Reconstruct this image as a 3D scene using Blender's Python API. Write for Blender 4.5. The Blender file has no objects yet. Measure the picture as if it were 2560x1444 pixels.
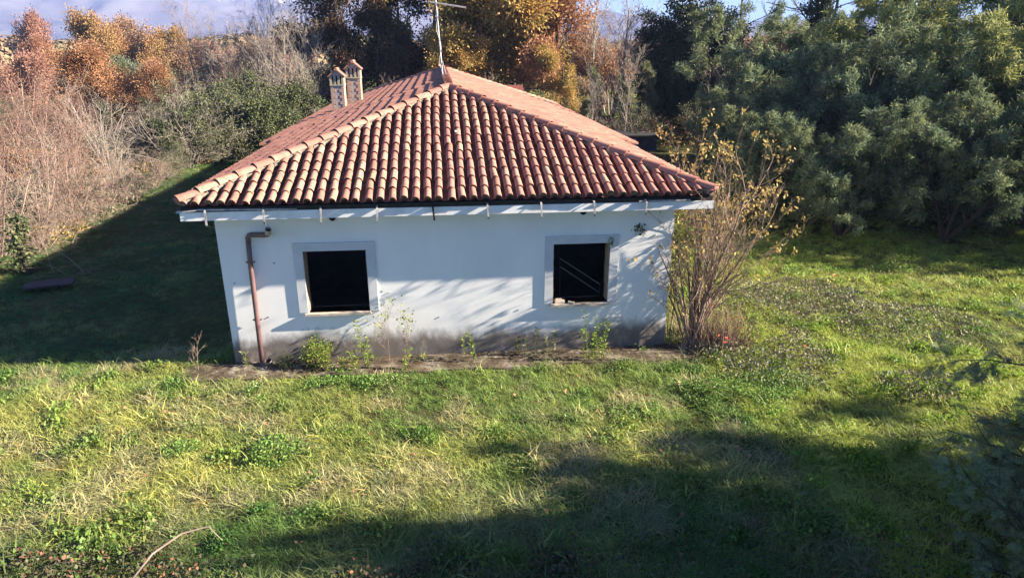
import bpy, math, random
import numpy as np
from mathutils import Vector, Matrix

S = bpy.context.scene
C = S.collection
rng = np.random.default_rng(7)
random.seed(7)

# ---------------------------------------------------------------- camera
def look(yaw, pitch, roll):
    f = np.array([math.sin(yaw)*math.cos(pitch), math.cos(yaw)*math.cos(pitch), -math.sin(pitch)])
    r = np.array([math.cos(yaw), -math.sin(yaw), 0.0])
    u = np.cross(r, f)
    R = r*math.cos(roll)+u*math.sin(roll); U = -r*math.sin(roll)+u*math.cos(roll)
    return Matrix(((R[0], U[0], -f[0]), (R[1], U[1], -f[1]), (R[2], U[2], -f[2])))
cam = bpy.data.cameras.new('camera')
cam.lens = 36*1686.95/2560; cam.sensor_width = 36; cam.clip_start = 0.1; cam.clip_end = 12000
camo = bpy.data.objects.new('camera', cam); C.objects.link(camo)
camo.matrix_world = Matrix.Translation((4.1956, -12.6642, 5.9842)) @ look(0.1053, 0.3450, 0.0005).to_4x4()
S.camera = camo

# ---------------------------------------------------------------- light
SUN = Vector((2.13, -0.30, 1.0)).normalized()
elev = math.asin(SUN.z)
world = bpy.data.worlds.new('World'); S.world = world; world.use_nodes = True
wn = world.node_tree.nodes; wl = world.node_tree.links; wn.clear()
sky = wn.new('ShaderNodeTexSky'); sky.sky_type = 'NISHITA'; sky.sun_disc = False
sky.sun_elevation = elev; sky.sun_rotation = math.atan2(SUN.x, SUN.y)
sky.air_density = 0.6; sky.dust_density = 0.0; sky.ozone_density = 5.0; sky.altitude = 200
bg = wn.new('ShaderNodeBackground'); bg.inputs[1].default_value = 0.05
wo = wn.new('ShaderNodeOutputWorld')
wl.new(sky.outputs[0], bg.inputs[0]); wl.new(bg.outputs[0], wo.inputs[0])
sl = bpy.data.lights.new('sun', 'SUN'); sl.energy = 5.0; sl.angle = math.radians(0.55); sl.color = (1.0, 0.87, 0.70)
so = bpy.data.objects.new('sun', sl); C.objects.link(so)
so.rotation_euler = SUN.to_track_quat('Z', 'Y').to_euler()
S.view_settings.view_transform = 'Standard'; S.view_settings.look = 'None'
S.view_settings.exposure = 2.6; S.view_settings.gamma = 1.0; S.view_settings.use_curve_mapping = False
S.cycles.max_bounces = 6; S.cycles.diffuse_bounces = 3; S.cycles.transmission_bounces = 3
S.cycles.volume_bounces = 0; S.cycles.transparent_max_bounces = 8
S.cycles.use_denoising = True
S.cycles.sample_clamp_indirect = 4.0

# ---------------------------------------------------------------- helpers
def tag(o, label=None, cat=None, group=None, kind=None):
    if label: o['label'] = label
    if cat: o['category'] = cat
    if group: o['group'] = group
    if kind: o['kind'] = kind
    return o

def mesh(name, V, F, mat=None, smooth=False):
    """V (n,3); F: one array (m,k) or a list of arrays with differing k"""
    me = bpy.data.meshes.new(name)
    V = np.asarray(V, np.float32)
    Fs = [np.asarray(f, np.int32) for f in (F if isinstance(F, list) else [F]) if len(f)]
    loops = np.concatenate([f.ravel() for f in Fs])
    tot = np.concatenate([np.full(len(f), f.shape[1], np.int32) for f in Fs])
    start = np.concatenate([[0], np.cumsum(tot)[:-1]]).astype(np.int32)
    me.vertices.add(len(V)); me.vertices.foreach_set('co', V.ravel())
    me.loops.add(len(loops)); me.loops.foreach_set('vertex_index', loops)
    me.polygons.add(len(tot)); me.polygons.foreach_set('loop_start', start)
    me.polygons.foreach_set('loop_total', tot)
    me.update(calc_edges=True)
    me.polygons.foreach_set('use_smooth', np.full(len(tot), bool(smooth)))
    if mat: me.materials.append(mat)
    return me

def obj(name, me, parent=None, loc=None, rz=None, scale=None):
    o = bpy.data.objects.new(name, me); C.objects.link(o)
    if parent is not None: o.parent = parent
    if loc is not None: o.location = loc
    if rz is not None: o.rotation_euler = (0, 0, rz)
    if scale is not None: o.scale = scale if hasattr(scale, '__len__') else (scale,)*3
    return o

def thing(name, label, cat, loc=(0, 0, 0), rz=0, group=None, scale=1.0):
    o = obj(name, None, None, loc, rz, scale); o.empty_display_size = .2
    return tag(o, label, cat, group)

class MB:
    """collects boxes, tubes, prisms into one mesh"""
    def __init__(s): s.V = []; s.F4 = []; s.F3 = []; s.n = 0
    def add(s, V, F4=(), F3=()):
        V = np.asarray(V, float)
        if len(F4): s.F4.append(np.asarray(F4)+s.n)
        if len(F3): s.F3.append(np.asarray(F3)+s.n)
        s.V.append(V); s.n += len(V); return s
    def box(s, a, b, M=None):
        x0, y0, z0 = a; x1, y1, z1 = b
        V = np.array([(x0,y0,z0),(x1,y0,z0),(x1,y1,z0),(x0,y1,z0),(x0,y0,z1),(x1,y0,z1),(x1,y1,z1),(x0,y1,z1)], float)
        if M is not None: V = V @ np.array(M.to_3x3()).T + np.array(M.translation)
        return s.add(V, [(0,3,2,1),(4,5,6,7),(0,1,5,4),(1,2,6,5),(2,3,7,6),(3,0,4,7)])
    def prism(s, poly, dz):
        """poly list of 3D points (planar ring), extruded by vector dz"""
        p = np.array(poly, float); n = len(p); V = np.vstack([p, p+np.array(dz)])
        F4 = [(i, (i+1) % n, n+(i+1) % n, n+i) for i in range(n)]
        F3 = [(0, i+1, i) for i in range(1, n-1)] + [(n, n+i, n+i+1) for i in range(1, n-1)]
        return s.add(V, F4, F3)
    def tube(s, P, r, sides=8, cap=True):
        P = np.array(P, float); k = len(P); r = np.broadcast_to(np.asarray(r, float), (k,))
        T = np.gradient(P, axis=0); T /= np.linalg.norm(T, axis=1)[:, None]+1e-9
        up = np.array([0.13, 0.21, 0.97]); A = np.cross(T, up)
        bad = np.linalg.norm(A, axis=1) < .25
        A[bad] = np.cross(T[bad], np.array([1., 0.1, 0])); 
        if bad.any() and not bad.all(): A = np.cross(T, np.array([0.31, 0.92, 0.2]))
        A /= np.linalg.norm(A, axis=1)[:, None]+1e-9; B = np.cross(T, A)
        a = np.arange(sides)/sides*2*np.pi
        V = P[:, None]+r[:, None, None]*(np.cos(a)[None, :, None]*A[:, None]+np.sin(a)[None, :, None]*B[:, None])
        F = [(i*sides+j, i*sides+(j+1) % sides, (i+1)*sides+(j+1) % sides, (i+1)*sides+j) for i in range(k-1) for j in range(sides)]
        V = V.reshape(-1, 3)
        if cap:
            V = np.vstack([V, P[0], P[-1]]); n = k*sides
            F3 = [(n, (j+1) % sides, j) for j in range(sides)]+[(n+1, (k-1)*sides+j, (k-1)*sides+(j+1) % sides) for j in range(sides)]
            return s.add(V, F, F3)
        return s.add(V, F)
    def mesh(s, name, mat, smooth=False):
        return mesh(name, np.vstack(s.V), [f for f in (np.vstack(s.F4) if s.F4 else [], np.vstack(s.F3) if s.F3 else []) if len(f)], mat, smooth)
    def build(s, name, mat, parent=None, smooth=False, **k):
        return obj(name, s.mesh(name, mat, smooth), parent, **k)

def vnoise(x, y, seed=0):
    x = np.asarray(x, float); y = np.asarray(y, float)
    xi = np.floor(x).astype(np.int64); yi = np.floor(y).astype(np.int64); fx = x-xi; fy = y-yi
    def h(a, b):
        n = (a*374761393+b*668265263+seed*974711) & 0x7fffffff
        n = ((n ^ (n >> 13))*1274126177) & 0x7fffffff
        return ((n ^ (n >> 16)) & 0xffff)/65535.0
    ux = fx*fx*(3-2*fx); uy = fy*fy*(3-2*fy)
    return (h(xi, yi)*(1-ux)+h(xi+1, yi)*ux)*(1-uy)+(h(xi, yi+1)*(1-ux)+h(xi+1, yi+1)*ux)*uy
def fbm(x, y, seed=0, oct=4):
    s = 0; a = .5; t = 0
    for i in range(oct):
        s = s+a*vnoise(np.asarray(x)*2**i, np.asarray(y)*2**i, seed+i*17); t += a; a *= .5
    return s/t

# ---------------------------------------------------------------- materials
def newmat(name):
    m = bpy.data.materials.new(name); m.use_nodes = True
    n = m.node_tree.nodes; n.clear(); return m, n, m.node_tree.links
def ramp(n, stops, interp='LINEAR'):
    r = n.new('ShaderNodeValToRGB'); r.color_ramp.interpolation = interp
    e = r.color_ramp.elements
    while len(e) < len(stops): e.new(0.5)
    for i, (p, c) in enumerate(stops):
        e[i].position = p; e[i].color = (*c, 1) if len(c) == 3 else c
    return r
def noise(n, l, scale, detail=4, rough=.6, co='Object', dist=0.0):
    t = n.new('ShaderNodeTexCoord'); x = n.new('ShaderNodeTexNoise')
    x.inputs['Scale'].default_value = scale; x.inputs['Detail'].default_value = detail
    x.inputs['Roughness'].default_value = rough; x.inputs['Distortion'].default_value = dist
    l.new(t.outputs[co], x.inputs['Vector']); return x
def mixc(n, l, f, a, b, mode='MIX'):
    m = n.new('ShaderNodeMix'); m.data_type = 'RGBA'; m.blend_type = mode
    for i, v in ((0, f), (6, a), (7, b)):
        if isinstance(v, bpy.types.NodeSocket): l.new(v, m.inputs[i])
        elif i == 0: m.inputs[0].default_value = v
        else: m.inputs[i].default_value = (*v, 1)
    return m.outputs[2]
def math_(n, l, op, a, b=None, c=None):
    m = n.new('ShaderNodeMath'); m.operation = op
    for i, v in enumerate((a, b, c)):
        if v is None: continue
        if isinstance(v, bpy.types.NodeSocket): l.new(v, m.inputs[i])
        else: m.inputs[i].default_value = v
    return m.outputs[0]
def finish(m, n, l, col, rough=.8, bump=None, bumpd=.01, metal=0, spec=.3, tl=0.0):
    p = n.new('ShaderNodeBsdfPrincipled'); o = n.new('ShaderNodeOutputMaterial')
    if isinstance(col, bpy.types.NodeSocket): l.new(col, p.inputs['Base Color'])
    else: p.inputs['Base Color'].default_value = (*col, 1)
    if isinstance(rough, bpy.types.NodeSocket): l.new(rough, p.inputs['Roughness'])
    else: p.inputs['Roughness'].default_value = rough
    p.inputs['Metallic'].default_value = metal; p.inputs['Specular IOR Level'].default_value = spec
    if bump is not None:
        b = n.new('ShaderNodeBump'); b.inputs['Distance'].default_value = bumpd; b.inputs['Strength'].default_value = .8
        l.new(bump, b.inputs['Height']); l.new(b.outputs[0], p.inputs['Normal'])
    if tl > 0:
        t = n.new('ShaderNodeBsdfTranslucent')
        if isinstance(col, bpy.types.NodeSocket): l.new(col, t.inputs[0])
        else: t.inputs[0].default_value = (*col, 1)
        x = n.new('ShaderNodeMixShader'); x.inputs[0].default_value = tl
        l.new(p.outputs[0], x.inputs[1]); l.new(t.outputs[0], x.inputs[2]); l.new(x.outputs[0], o.inputs[0])
    else: l.new(p.outputs[0], o.inputs[0])
    return m
def rnd(n, l, objmix=0.5):
    g = n.new('ShaderNodeNewGeometry'); return g.outputs['Random Per Island']
def leafmat(name, stops, tl=.3, patch=None, pscale=.5, rough=.6, spec=.25):
    """stops: colours of single leaves; patch: second colour taking over in large soft patches of the crown"""
    m, n, l = newmat(name); r = rnd(n, l); cr = ramp(n, stops); l.new(r, cr.inputs[0]); col = cr.outputs[0]
    if patch:
        x = noise(n, l, pscale, 3, .6); k = ramp(n, [(.42, (0, 0, 0)), (.6, (1, 1, 1))]); l.new(x.outputs[0], k.inputs[0])
        col = mixc(n, l, k.outputs[0], col, mixc(n, l, .5, col, patch))
    return finish(m, n, l, col, rough, spec=spec, tl=tl)
def barkmat(name, a, b):
    m, n, l = newmat(name); x = noise(n, l, 6, 5); r = rnd(n, l)
    s = math_(n, l, 'ADD', math_(n, l, 'MULTIPLY', x.outputs[0], .6), math_(n, l, 'MULTIPLY', r, .4))
    cr = ramp(n, [(.25, a), (.75, b)]); l.new(s, cr.inputs[0])
    return finish(m, n, l, cr.outputs[0], .85, spec=.2)

# tiles: terracotta, each its own tint, ochre lichen in patches
def tilemat():
    m, n, l = newmat('terracotta_tile')
    g = n.new('ShaderNodeNewGeometry'); oi = n.new('ShaderNodeObjectInfo')
    s = math_(n, l, 'FRACT', math_(n, l, 'ADD', g.outputs['Random Per Island'], oi.outputs['Random']))
    cr = ramp(n, [(0, (.24, .105, .08)), (.3, (.29, .130, .10)), (.7, (.32, .15, .115)), (.92, (.35, .175, .13)), (1, (.39, .22, .15))]); l.new(s, cr.inputs[0])
    t = n.new('ShaderNodeNewGeometry')
    def wn_(sc, det, ro):
        x = n.new('ShaderNodeTexNoise'); x.inputs['Scale'].default_value = sc; x.inputs['Detail'].default_value = det; x.inputs['Roughness'].default_value = ro
        l.new(t.outputs['Position'], x.inputs['Vector']); return x.outputs[0]
    big = wn_(.7, 2, .5); fine = wn_(14, 5, .7); mid = wn_(4.5, 4, .65)
    k = ramp(n, [(.55, (0, 0, 0)), (.68, (1, 1, 1))]); l.new(big, k.inputs[0])
    k2 = ramp(n, [(.50, (0, 0, 0)), (.64, (1, 1, 1))]); l.new(fine, k2.inputs[0])
    lich = math_(n, l, 'MULTIPLY', math_(n, l, 'MULTIPLY', k.outputs[0], k2.outputs[0]), .75)
    c1 = mixc(n, l, lich, cr.outputs[0], (.40, .29, .15))
    k3 = ramp(n, [(.54, (0, 0, 0)), (.70, (.75, .75, .75))]); l.new(mid, k3.inputs[0])
    c2 = mixc(n, l, k3.outputs[0], c1, (.12, .06, .045))
    k4 = ramp(n, [(.60, (0, 0, 0)), (.72, (.8, .8, .8))]); l.new(wn_(38, 3, .7), k4.inputs[0])
    c3 = mixc(n, l, k4.outputs[0], c2, (.20, .17, .13))
    return finish(m, n, l, c3, .82, bump=fine, bumpd=.004, spec=.25)
M = {}
M['tile'] = tilemat()
def panmat():
    m, n, l = newmat('pan_tile_dark'); g = n.new('ShaderNodeNewGeometry')  # mottled red-brown, darker than the cover tiles
    x = n.new('ShaderNodeTexNoise'); x.inputs['Scale'].default_value = 7; x.inputs['Detail'].default_value = 6; x.inputs['Roughness'].default_value = .7
    l.new(g.outputs['Position'], x.inputs['Vector'])
    cr = ramp(n, [(.3, (.09, .045, .035)), (.5, (.17, .075, .055)), (.75, (.26, .115, .08))]); l.new(x.outputs[0], cr.inputs[0])
    return finish(m, n, l, cr.outputs[0], .9, spec=.15)
M['pan'] = panmat()
def simple(name, a, b=None, sc=8, rough=.8, bumpd=.003, detail=5, spec=.25, metal=0):
    m, n, l = newmat(name); b = b or tuple(c*.8 for c in a); x = noise(n, l, sc, detail, .65)
    cr = ramp(n, [(.35, b), (.65, a)]); l.new(x.outputs[0], cr.inputs[0])
    return finish(m, n, l, cr.outputs[0], rough, bump=x.outputs[0], bumpd=bumpd, spec=spec, metal=metal)
def wallmat():
    m, n, l = newmat('white_plaster')
    tc = n.new('ShaderNodeTexCoord'); sp = n.new('ShaderNodeSeparateXYZ'); l.new(tc.outputs['Object'], sp.inputs[0])
    mp = n.new('ShaderNodeMapping'); mp.inputs['Scale'].default_value = (1, 1, .55); l.new(tc.outputs['Object'], mp.inputs[0])
    def ns(sc, d=5, r=.65):
        x = n.new('ShaderNodeTexNoise'); x.inputs['Scale'].default_value = sc; x.inputs['Detail'].default_value = d; x.inputs['Roughness'].default_value = r
        l.new(mp.outputs[0], x.inputs['Vector']); return x.outputs[0]
    lo = ns(1.1, 3); mi = ns(5, 6, .72); fi = ns(60, 4, .6)
    base = ramp(n, [(.3, (.66, .66, .66)), (.7, (.75, .745, .73))]); l.new(lo, base.inputs[0])
    # splash dirt: z + noise below a ragged line
    e = math_(n, l, 'ADD', sp.outputs[2], math_(n, l, 'MULTIPLY', math_(n, l, 'SUBTRACT', mi, .5), -.62))
    e = math_(n, l, 'ADD', e, math_(n, l, 'MULTIPLY', math_(n, l, 'SUBTRACT', lo, .5), -.7))
    d1 = n.new('ShaderNodeMapRange'); l.new(e, d1.inputs[0]); d1.inputs[1].default_value = .66; d1.inputs[2].default_value = .38; d1.inputs[3].default_value = 0; d1.inputs[4].default_value = 1
    d0 = n.new('ShaderNodeMapRange'); l.new(e, d0.inputs[0]); d0.inputs[1].default_value = 1.15; d0.inputs[2].default_value = .35; d0.inputs[3].default_value = 0; d0.inputs[4].default_value = .22
    dirt = ramp(n, [(.35, (.06, .047, .037)), (.55, (.13, .10, .08)), (.75, (.30, .26, .22))]); l.new(mi, dirt.inputs[0])
    c = mixc(n, l, d0.outputs[0], base.outputs[0], (.42, .39, .35))
    c = mixc(n, l, math_(n, l, 'MULTIPLY', d1.outputs[0], .9), c, dirt.outputs[0])
    return finish(m, n, l, c, .9, bump=fi, bumpd=.0006, spec=.15)
M['wall'] = wallmat()
M['white'] = simple('painted_plaster', (.74, .74, .735), (.60, .60, .59), 3, .85, .0003)
M['surround'] = simple('grey_window_plaster', (.52, .53, .55), (.46, .47, .49), 4, .85, .0003)
M['marble'] = simple('weathered_sill_marble', (.48, .43, .37), (.33, .27, .22), 9, .6, .002)
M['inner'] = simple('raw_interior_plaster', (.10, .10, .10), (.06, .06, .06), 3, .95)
M['brown'] = simple('brown_plastic_pipe', (.15, .085, .085), (.11, .065, .065), 6, .45, .001, spec=.4)
M['pipein'] = simple('grey_pipe_collar', (.36, .32, .30), None, 9, .6)
M['dark'] = simple('dark_void', (.012, .012, .012), None, 3, .9)
M['mortar'] = simple('roof_mortar', (.22, .19, .15), (.11, .10, .08), 16, .95, .02)
M['metal'] = simple('galvanised_strip', (.46, .45, .42), (.20, .19, .18), 12, .55, .001, metal=.2)
M['alu'] = simple('antenna_aluminium', (.50, .50, .50), (.38, .38, .38), 12, .45, .001, metal=.5)
M['cable'] = simple('grey_cable', (.42, .42, .42), None, 10, .6)
M['brick'] = simple('chimney_brick', (.42, .29, .22), (.36, .23, .18), 22, .9, .003)
M['cement'] = simple('chimney_cement', (.36, .31, .29), (.28, .24, .23), 10, .95, .004)
M['concpale'] = simple('chimney_concrete', (.42, .38, .29), (.26, .23, .17), 14, .9, .004)
def slabmat():
    m, n, l = newmat('mossy_concrete_slab'); x = noise(n, l, 2.2, 6, .7); y = noise(n, l, 9, 6, .75)
    cr = ramp(n, [(.3, (.055, .042, .03)), (.5, (.12, .095, .07)), (.62, (.24, .21, .17)), (.8, (.34, .31, .27))]); l.new(x.outputs[0], cr.inputs[0])
    c2 = ramp(n, [(.40, (.35, .32, .28)), (.6, (1, 1, 1))]); l.new(y.outputs[0], c2.inputs[0])
    return finish(m, n, l, mixc(n, l, .8, cr.outputs[0], c2.outputs[0], 'MULTIPLY'), .95, bump=y.outputs[0], bumpd=.02, spec=.1)
M['slab'] = slabmat()
def groundmat():
    m, n, l = newmat('meadow_soil'); x = noise(n, l, .8, 6, .7); y = noise(n, l, 7, 6, .7); z = noise(n, l, .006, 5, .6)
    cr = ramp(n, [(.3, (.035, .038, .015)), (.5, (.060, .062, .022)), (.7, (.10, .085, .045))]); l.new(x.outputs[0], cr.inputs[0])
    c2 = ramp(n, [(.3, (.5, .5, .5)), (.7, (1.2, 1.2, 1.2))]); l.new(y.outputs[0], c2.inputs[0])
    c = mixc(n, l, 1, cr.outputs[0], c2.outputs[0], 'MULTIPLY')
    return finish(m, n, l, c, .95, bump=y.outputs[0], bumpd=.05, spec=.05)
M['ground'] = groundmat()
def mountmat():
    m, n, l = newmat('mountain_rock_and_scrub'); x = noise(n, l, .006, 7, .65); y = noise(n, l, .0022, 4, .55)
    cr = ramp(n, [(.38, (.02, .028, .022)), (.5, (.05, .048, .045)), (.6, (.12, .112, .105))]); l.new(x.outputs[0], cr.inputs[0])
    k = ramp(n, [(.40, (0, 0, 0)), (.55, (1, 1, 1))]); l.new(y.outputs[0], k.inputs[0])
    c = mixc(n, l, k.outputs[0], cr.outputs[0], (.15, .138, .13))
    g = n.new('ShaderNodeNewGeometry'); sp = n.new('ShaderNodeSeparateXYZ'); l.new(g.outputs['Position'], sp.inputs[0])
    e = math_(n, l, 'ADD', sp.outputs[2], math_(n, l, 'MULTIPLY', noise(n, l, .02, 5, .7).outputs[0], 120))
    sn = n.new('ShaderNodeMapRange'); l.new(e, sn.inputs[0]); sn.inputs[1].default_value = 252; sn.inputs[2].default_value = 262
    c = mixc(n, l, sn.outputs[0], c, (.85, .87, .9))
    return finish(m, n, l, c, .95, spec=.05)
M['mount'] = mountmat()

# bark and leaves
M['bark_grey'] = barkmat('grey_bark', (.15, .125, .105), (.36, .31, .26))
M['bark_pale'] = barkmat('pale_twig_bark', (.12, .08, .065), (.33, .25, .20))
M['bark_mauve'] = barkmat('reddish_twig_bark', (.10, .06, .05), (.27, .175, .14))
M['bark_dark'] = barkmat('dark_bark', (.035, .028, .022), (.085, .065, .05))
M['bark_brown'] = barkmat('brown_shrub_bark', (.11, .08, .06), (.30, .22, .165))
M['lf_gold'] = leafmat('golden_oak_leaf', [(0, (.11, .11, .035)), (.3, (.34, .24, .065)), (.6, (.54, .36, .105)), (.85, (.62, .37, .14)), (1, (.52, .26, .10))], .35, (.17, .18, .055), .45)
M['lf_orange'] = leafmat('orange_oak_leaf', [(0, (.20, .10, .055)), (.4, (.36, .175, .085)), (.75, (.44, .23, .11)), (1, (.46, .30, .14))], .3, (.28, .15, .09), .5)
M['lf_rust'] = leafmat('rust_leaf', [(0, (.18, .085, .055)), (.5, (.32, .15, .09)), (1, (.38, .21, .12))], .25)
M['lf_mauve'] = leafmat('mauve_brown_leaf', [(0, (.20, .10, .075)), (.5, (.34, .17, .12)), (1, (.42, .26, .19))], .25)
M['lf_olivebrown'] = leafmat('olive_brown_leaf', [(0, (.17, .12, .035)), (.5, (.30, .20, .07)), (1, (.38, .23, .10))], .25, (.36, .17, .09), .25)
M['lf_brown'] = leafmat('dry_brown_leaf', [(0, (.16, .10, .065)), (.5, (.27, .17, .105)), (1, (.36, .24, .15))], .25)
M['lf_dark'] = leafmat('dark_evergreen_leaf', [(0, (.018, .032, .014)), (.5, (.032, .055, .022)), (.93, (.05, .075, .03)), (1, (.13, .11, .05))], .15, (.05, .045, .02), .6, .45, .35)
M['lf_darkred'] = leafmat('dark_reddish_leaf', [(0, (.03, .03, .018)), (.5, (.06, .05, .025)), (.8, (.12, .06, .035)), (1, (.22, .10, .05))], .2)
M['lf_ivy'] = leafmat('ivy_leaf', [(0, (.025, .036, .015)), (.5, (.055, .075, .028)), (1, (.14, .155, .06))], .15, (.10, .10, .05), .9, .6, .25)
M['lf_paleivy'] = leafmat('pale_olive_leaf', [(0, (.06, .07, .03)), (.5, (.12, .135, .06)), (1, (.20, .20, .10))], .2)
M['lf_olive'] = leafmat('dusty_olive_leaf', [(0, (.085, .11, .07)), (.5, (.13, .16, .10)), (1, (.19, .21, .13))], .2)
M['lf_straw'] = leafmat('straw_leaf', [(0, (.38, .27, .10)), (1, (.55, .40, .17))], .3)
M['lf_mim'] = leafmat('mimosa_frond', [(0, (.075, .115, .07)), (.5, (.13, .18, .105)), (.9, (.24, .28, .15)), (1, (.36, .37, .15))], .3, (.20, .21, .09), .6, .7, .15)
M['lf_mim_sunlit'] = leafmat('sunlit_mimosa_frond', [(0, (.15, .18, .07)), (.5, (.28, .30, .10)), (1, (.44, .42, .15))], .3, (.20, .23, .10), .5, .7, .15)  # brighter copy of the frond colour, sunlight painted into the leaves
M['lf_shrub'] = leafmat('golden_shrub_leaf', [(0, (.20, .14, .055)), (.4, (.34, .24, .085)), (.8, (.45, .33, .12)), (1, (.34, .34, .09))], .35)
M['lf_lime'] = leafmat('yellow_green_leaf', [(0, (.12, .17, .035)), (.6, (.24, .28, .06)), (1, (.38, .38, .10))], .35)
M['lf_weed'] = leafmat('weed_leaf', [(0, (.09, .15, .025)), (.6, (.19, .27, .04)), (1, (.34, .34, .07))], .35)
M['lf_clover'] = leafmat('fresh_weed_leaf', [(0, (.07, .14, .035)), (.6, (.13, .24, .05)), (1, (.24, .34, .08))], .3)
M['lf_fern'] = leafmat('dead_bracken', [(0, (.24, .105, .06)), (.5, (.38, .18, .105)), (1, (.46, .27, .16))], .2, (.42, .27, .06), .25)
M['lf_darkbramble'] = leafmat('dark_bramble_leaf', [(0, (.03, .03, .018)), (.4, (.05, .055, .03)), (.75, (.09, .10, .05)), (.9, (.12, .06, .04)), (1, (.24, .10, .06))], .15, None, 1, .6, .25)
M['lf_bramble'] = leafmat('bramble_leaf', [(0, (.09, .085, .06)), (.4, (.15, .15, .10)), (.8, (.17, .18, .12)), (1, (.24, .16, .10))], .15, None, 1, .65, .2)
M['lf_red'] = leafmat('red_leaf', [(0, (.45, .08, .04)), (1, (.6, .16, .08))], .35)
M['lf_yellow'] = leafmat('yellow_leaf', [(0, (.30, .22, .08)), (1, (.52, .38, .10))], .3)
def grassmat():
    m, n, l = newmat('grass_blades')
    a = n.new('ShaderNodeAttribute'); a.attribute_type = 'INSTANCER'; a.attribute_name = 'tint'
    r = rnd(n, l); k = ramp(n, [(0, (.55, .6, .55)), (.5, (1, 1, 1)), (.85, (1.25, 1.15, .9)), (1, (1.7, 1.35, .85))]); l.new(r, k.inputs[0])
    c = mixc(n, l, 1, a.outputs['Color'], k.outputs[0], 'MULTIPLY')
    return finish(m, n, l, c, .5, spec=.3, tl=.35)
M['grass'] = grassmat()

# ================================================================= GROUND
def gz(x, y):
    x = np.asarray(x, float); y = np.asarray(y, float)
    near = (fbm(x*.6, y*.6, 3)-.5)*.22+(fbm(x*.12, y*.12, 9)-.5)*.25
    dx = np.maximum(np.maximum(-1.2-x, x-9.6), 0); dy = np.maximum(np.maximum(-.9-y, y-27), 0)
    d = np.sqrt(dx*dx+dy*dy); w = np.clip(d/1.8, 0, 1)
    far = np.clip((np.hypot(x-4, y)-90)/400, 0, 1)
    return near*w*w*(3-2*w)+far*((fbm(x*.004, y*.004, 21)-.5)*4-2.5)
def axis(lo, hi, s0, s1, step):
    a = list(np.arange(lo, hi+1e-6, step)); b = hi; st = step
    while b < s1: st *= 1.25; b += st; a.append(b)
    b = lo; st = step; pre = []
    while b > s0: st *= 1.25; b -= st; pre.append(b)
    return np.array(pre[::-1]+a)
gx = axis(-16, 26, -4200, 4200, .35); gy = axis(-8, 30, -120, 4800, .35)
GX, GY = np.meshgrid(gx, gy); GZ = gz(GX, GY)
nx, ny = len(gx), len(gy); I = np.arange(nx*ny).reshape(ny, nx)
gF = np.stack([I[:-1, :-1], I[:-1, 1:], I[1:, 1:], I[1:, :-1]], -1).reshape(-1, 4)
tag(obj('ground', mesh('ground', np.stack([GX, GY, GZ], -1).reshape(-1, 3), gF, M['ground'], True)), 'grassy plot of ground with the white house standing on it', kind='structure')

# mountain
def mountain():
    nu, nv = 420, 90
    u = np.linspace(-3600, 4200, nu); v = np.linspace(0, 1, nv)
    U, Vv = np.meshgrid(u, v); Y = 2300+Vv*1300
    crest = np.interp(u, [-3600, -2600, -1700, -1150, -800, -420, 0, 700, 1400, 2300, 3200, 4200], [190, 225, 250, 262, 240, 205, 170, 118, 92, 95, 80, 60])
    prof = np.where(Vv < .75, (Vv/.75)**1.15, 1-(Vv-.75)*.6)
    rid = 1-np.abs(2*fbm(U*.0022+Vv*1.2, Vv*1.6+3, 5, 5)-1)
    det = fbm(U*.009, Vv*7, 31, 5)-.5
    Z = crest[None, :]*1.32*prof*(.62+.42*rid)+det*46*prof*1.2-4
    V = np.stack([U, Y+(fbm(U*.003, Vv*2, 8)-.5)*300, Z], -1).reshape(-1, 3)
    J = np.arange(nu*nv).reshape(nv, nu)
    F = np.stack([J[:-1, :-1], J[:-1, 1:], J[1:, 1:], J[1:, :-1]], -1).reshape(-1, 4)
    tag(obj('mountain', mesh('mountain', V, F, M['mount'], True)), 'bluish far mountain range behind the autumn trees', kind='structure')
mountain()

# ================================================================= HOUSE
XL, XR = 0.0, 8.773          # walls
EX0, EX1, EY = -0.4285, 9.3715, -0.4285
ZS, ZF, ZT, ZR = 3.055, 3.210, 3.3815, 5.031  # soffit, fascia top, tile line, ridge
SL = (ZR-ZT)/4.9; XM = 4.4715; YA = EY+4.9; YR = 19.2
WX0, WX1, WY, WYB = -1.3, 10.6, 8.9, 25.2      # wider rear part of the roof
house = thing('house', 'abandoned single-storey white plastered house with a terracotta hipped roof and empty windows', 'house')

WIN = [(1.526, 2.714), (6.356, 7.498)]; WZ = (1.063, 2.3187)
mb = MB(); T = .32
xs = [XL, WIN[0][0], WIN[0][1], WIN[1][0], WIN[1][1], XR]; zs = [-.3, WZ[0], WZ[1], ZS+.1]
gv = [(x, y, z) for y in (0, T) for z in zs for x in xs]; q_ = lambda y, k, i: y*24+k*6+i; gf = []
hole = lambda k, i: k == 1 and i in (1, 3)
for k in range(3):
    for i in range(5):
        if hole(k, i):
            gf += [(q_(0, k, i), q_(0, k, i+1), q_(1, k, i+1), q_(1, k, i)), (q_(1, k+1, i), q_(1, k+1, i+1), q_(0, k+1, i+1), q_(0, k+1, i)),
                   (q_(0, k, i), q_(1, k, i), q_(1, k+1, i), q_(0, k+1, i)), (q_(0, k+1, i+1), q_(1, k+1, i+1), q_(1, k, i+1), q_(0, k, i+1))]
        else: gf += [(q_(0, k, i), q_(0, k, i+1), q_(0, k+1, i+1), q_(0, k+1, i)), (q_(1, k+1, i), q_(1, k+1, i+1), q_(1, k, i+1), q_(1, k, i))]
    gf += [(q_(0, k, 0), q_(0, k+1, 0), q_(1, k+1, 0), q_(1, k, 0)), (q_(1, k, 5), q_(1, k+1, 5), q_(0, k+1, 5), q_(0, k, 5))]
mb.add(gv, gf)
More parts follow.
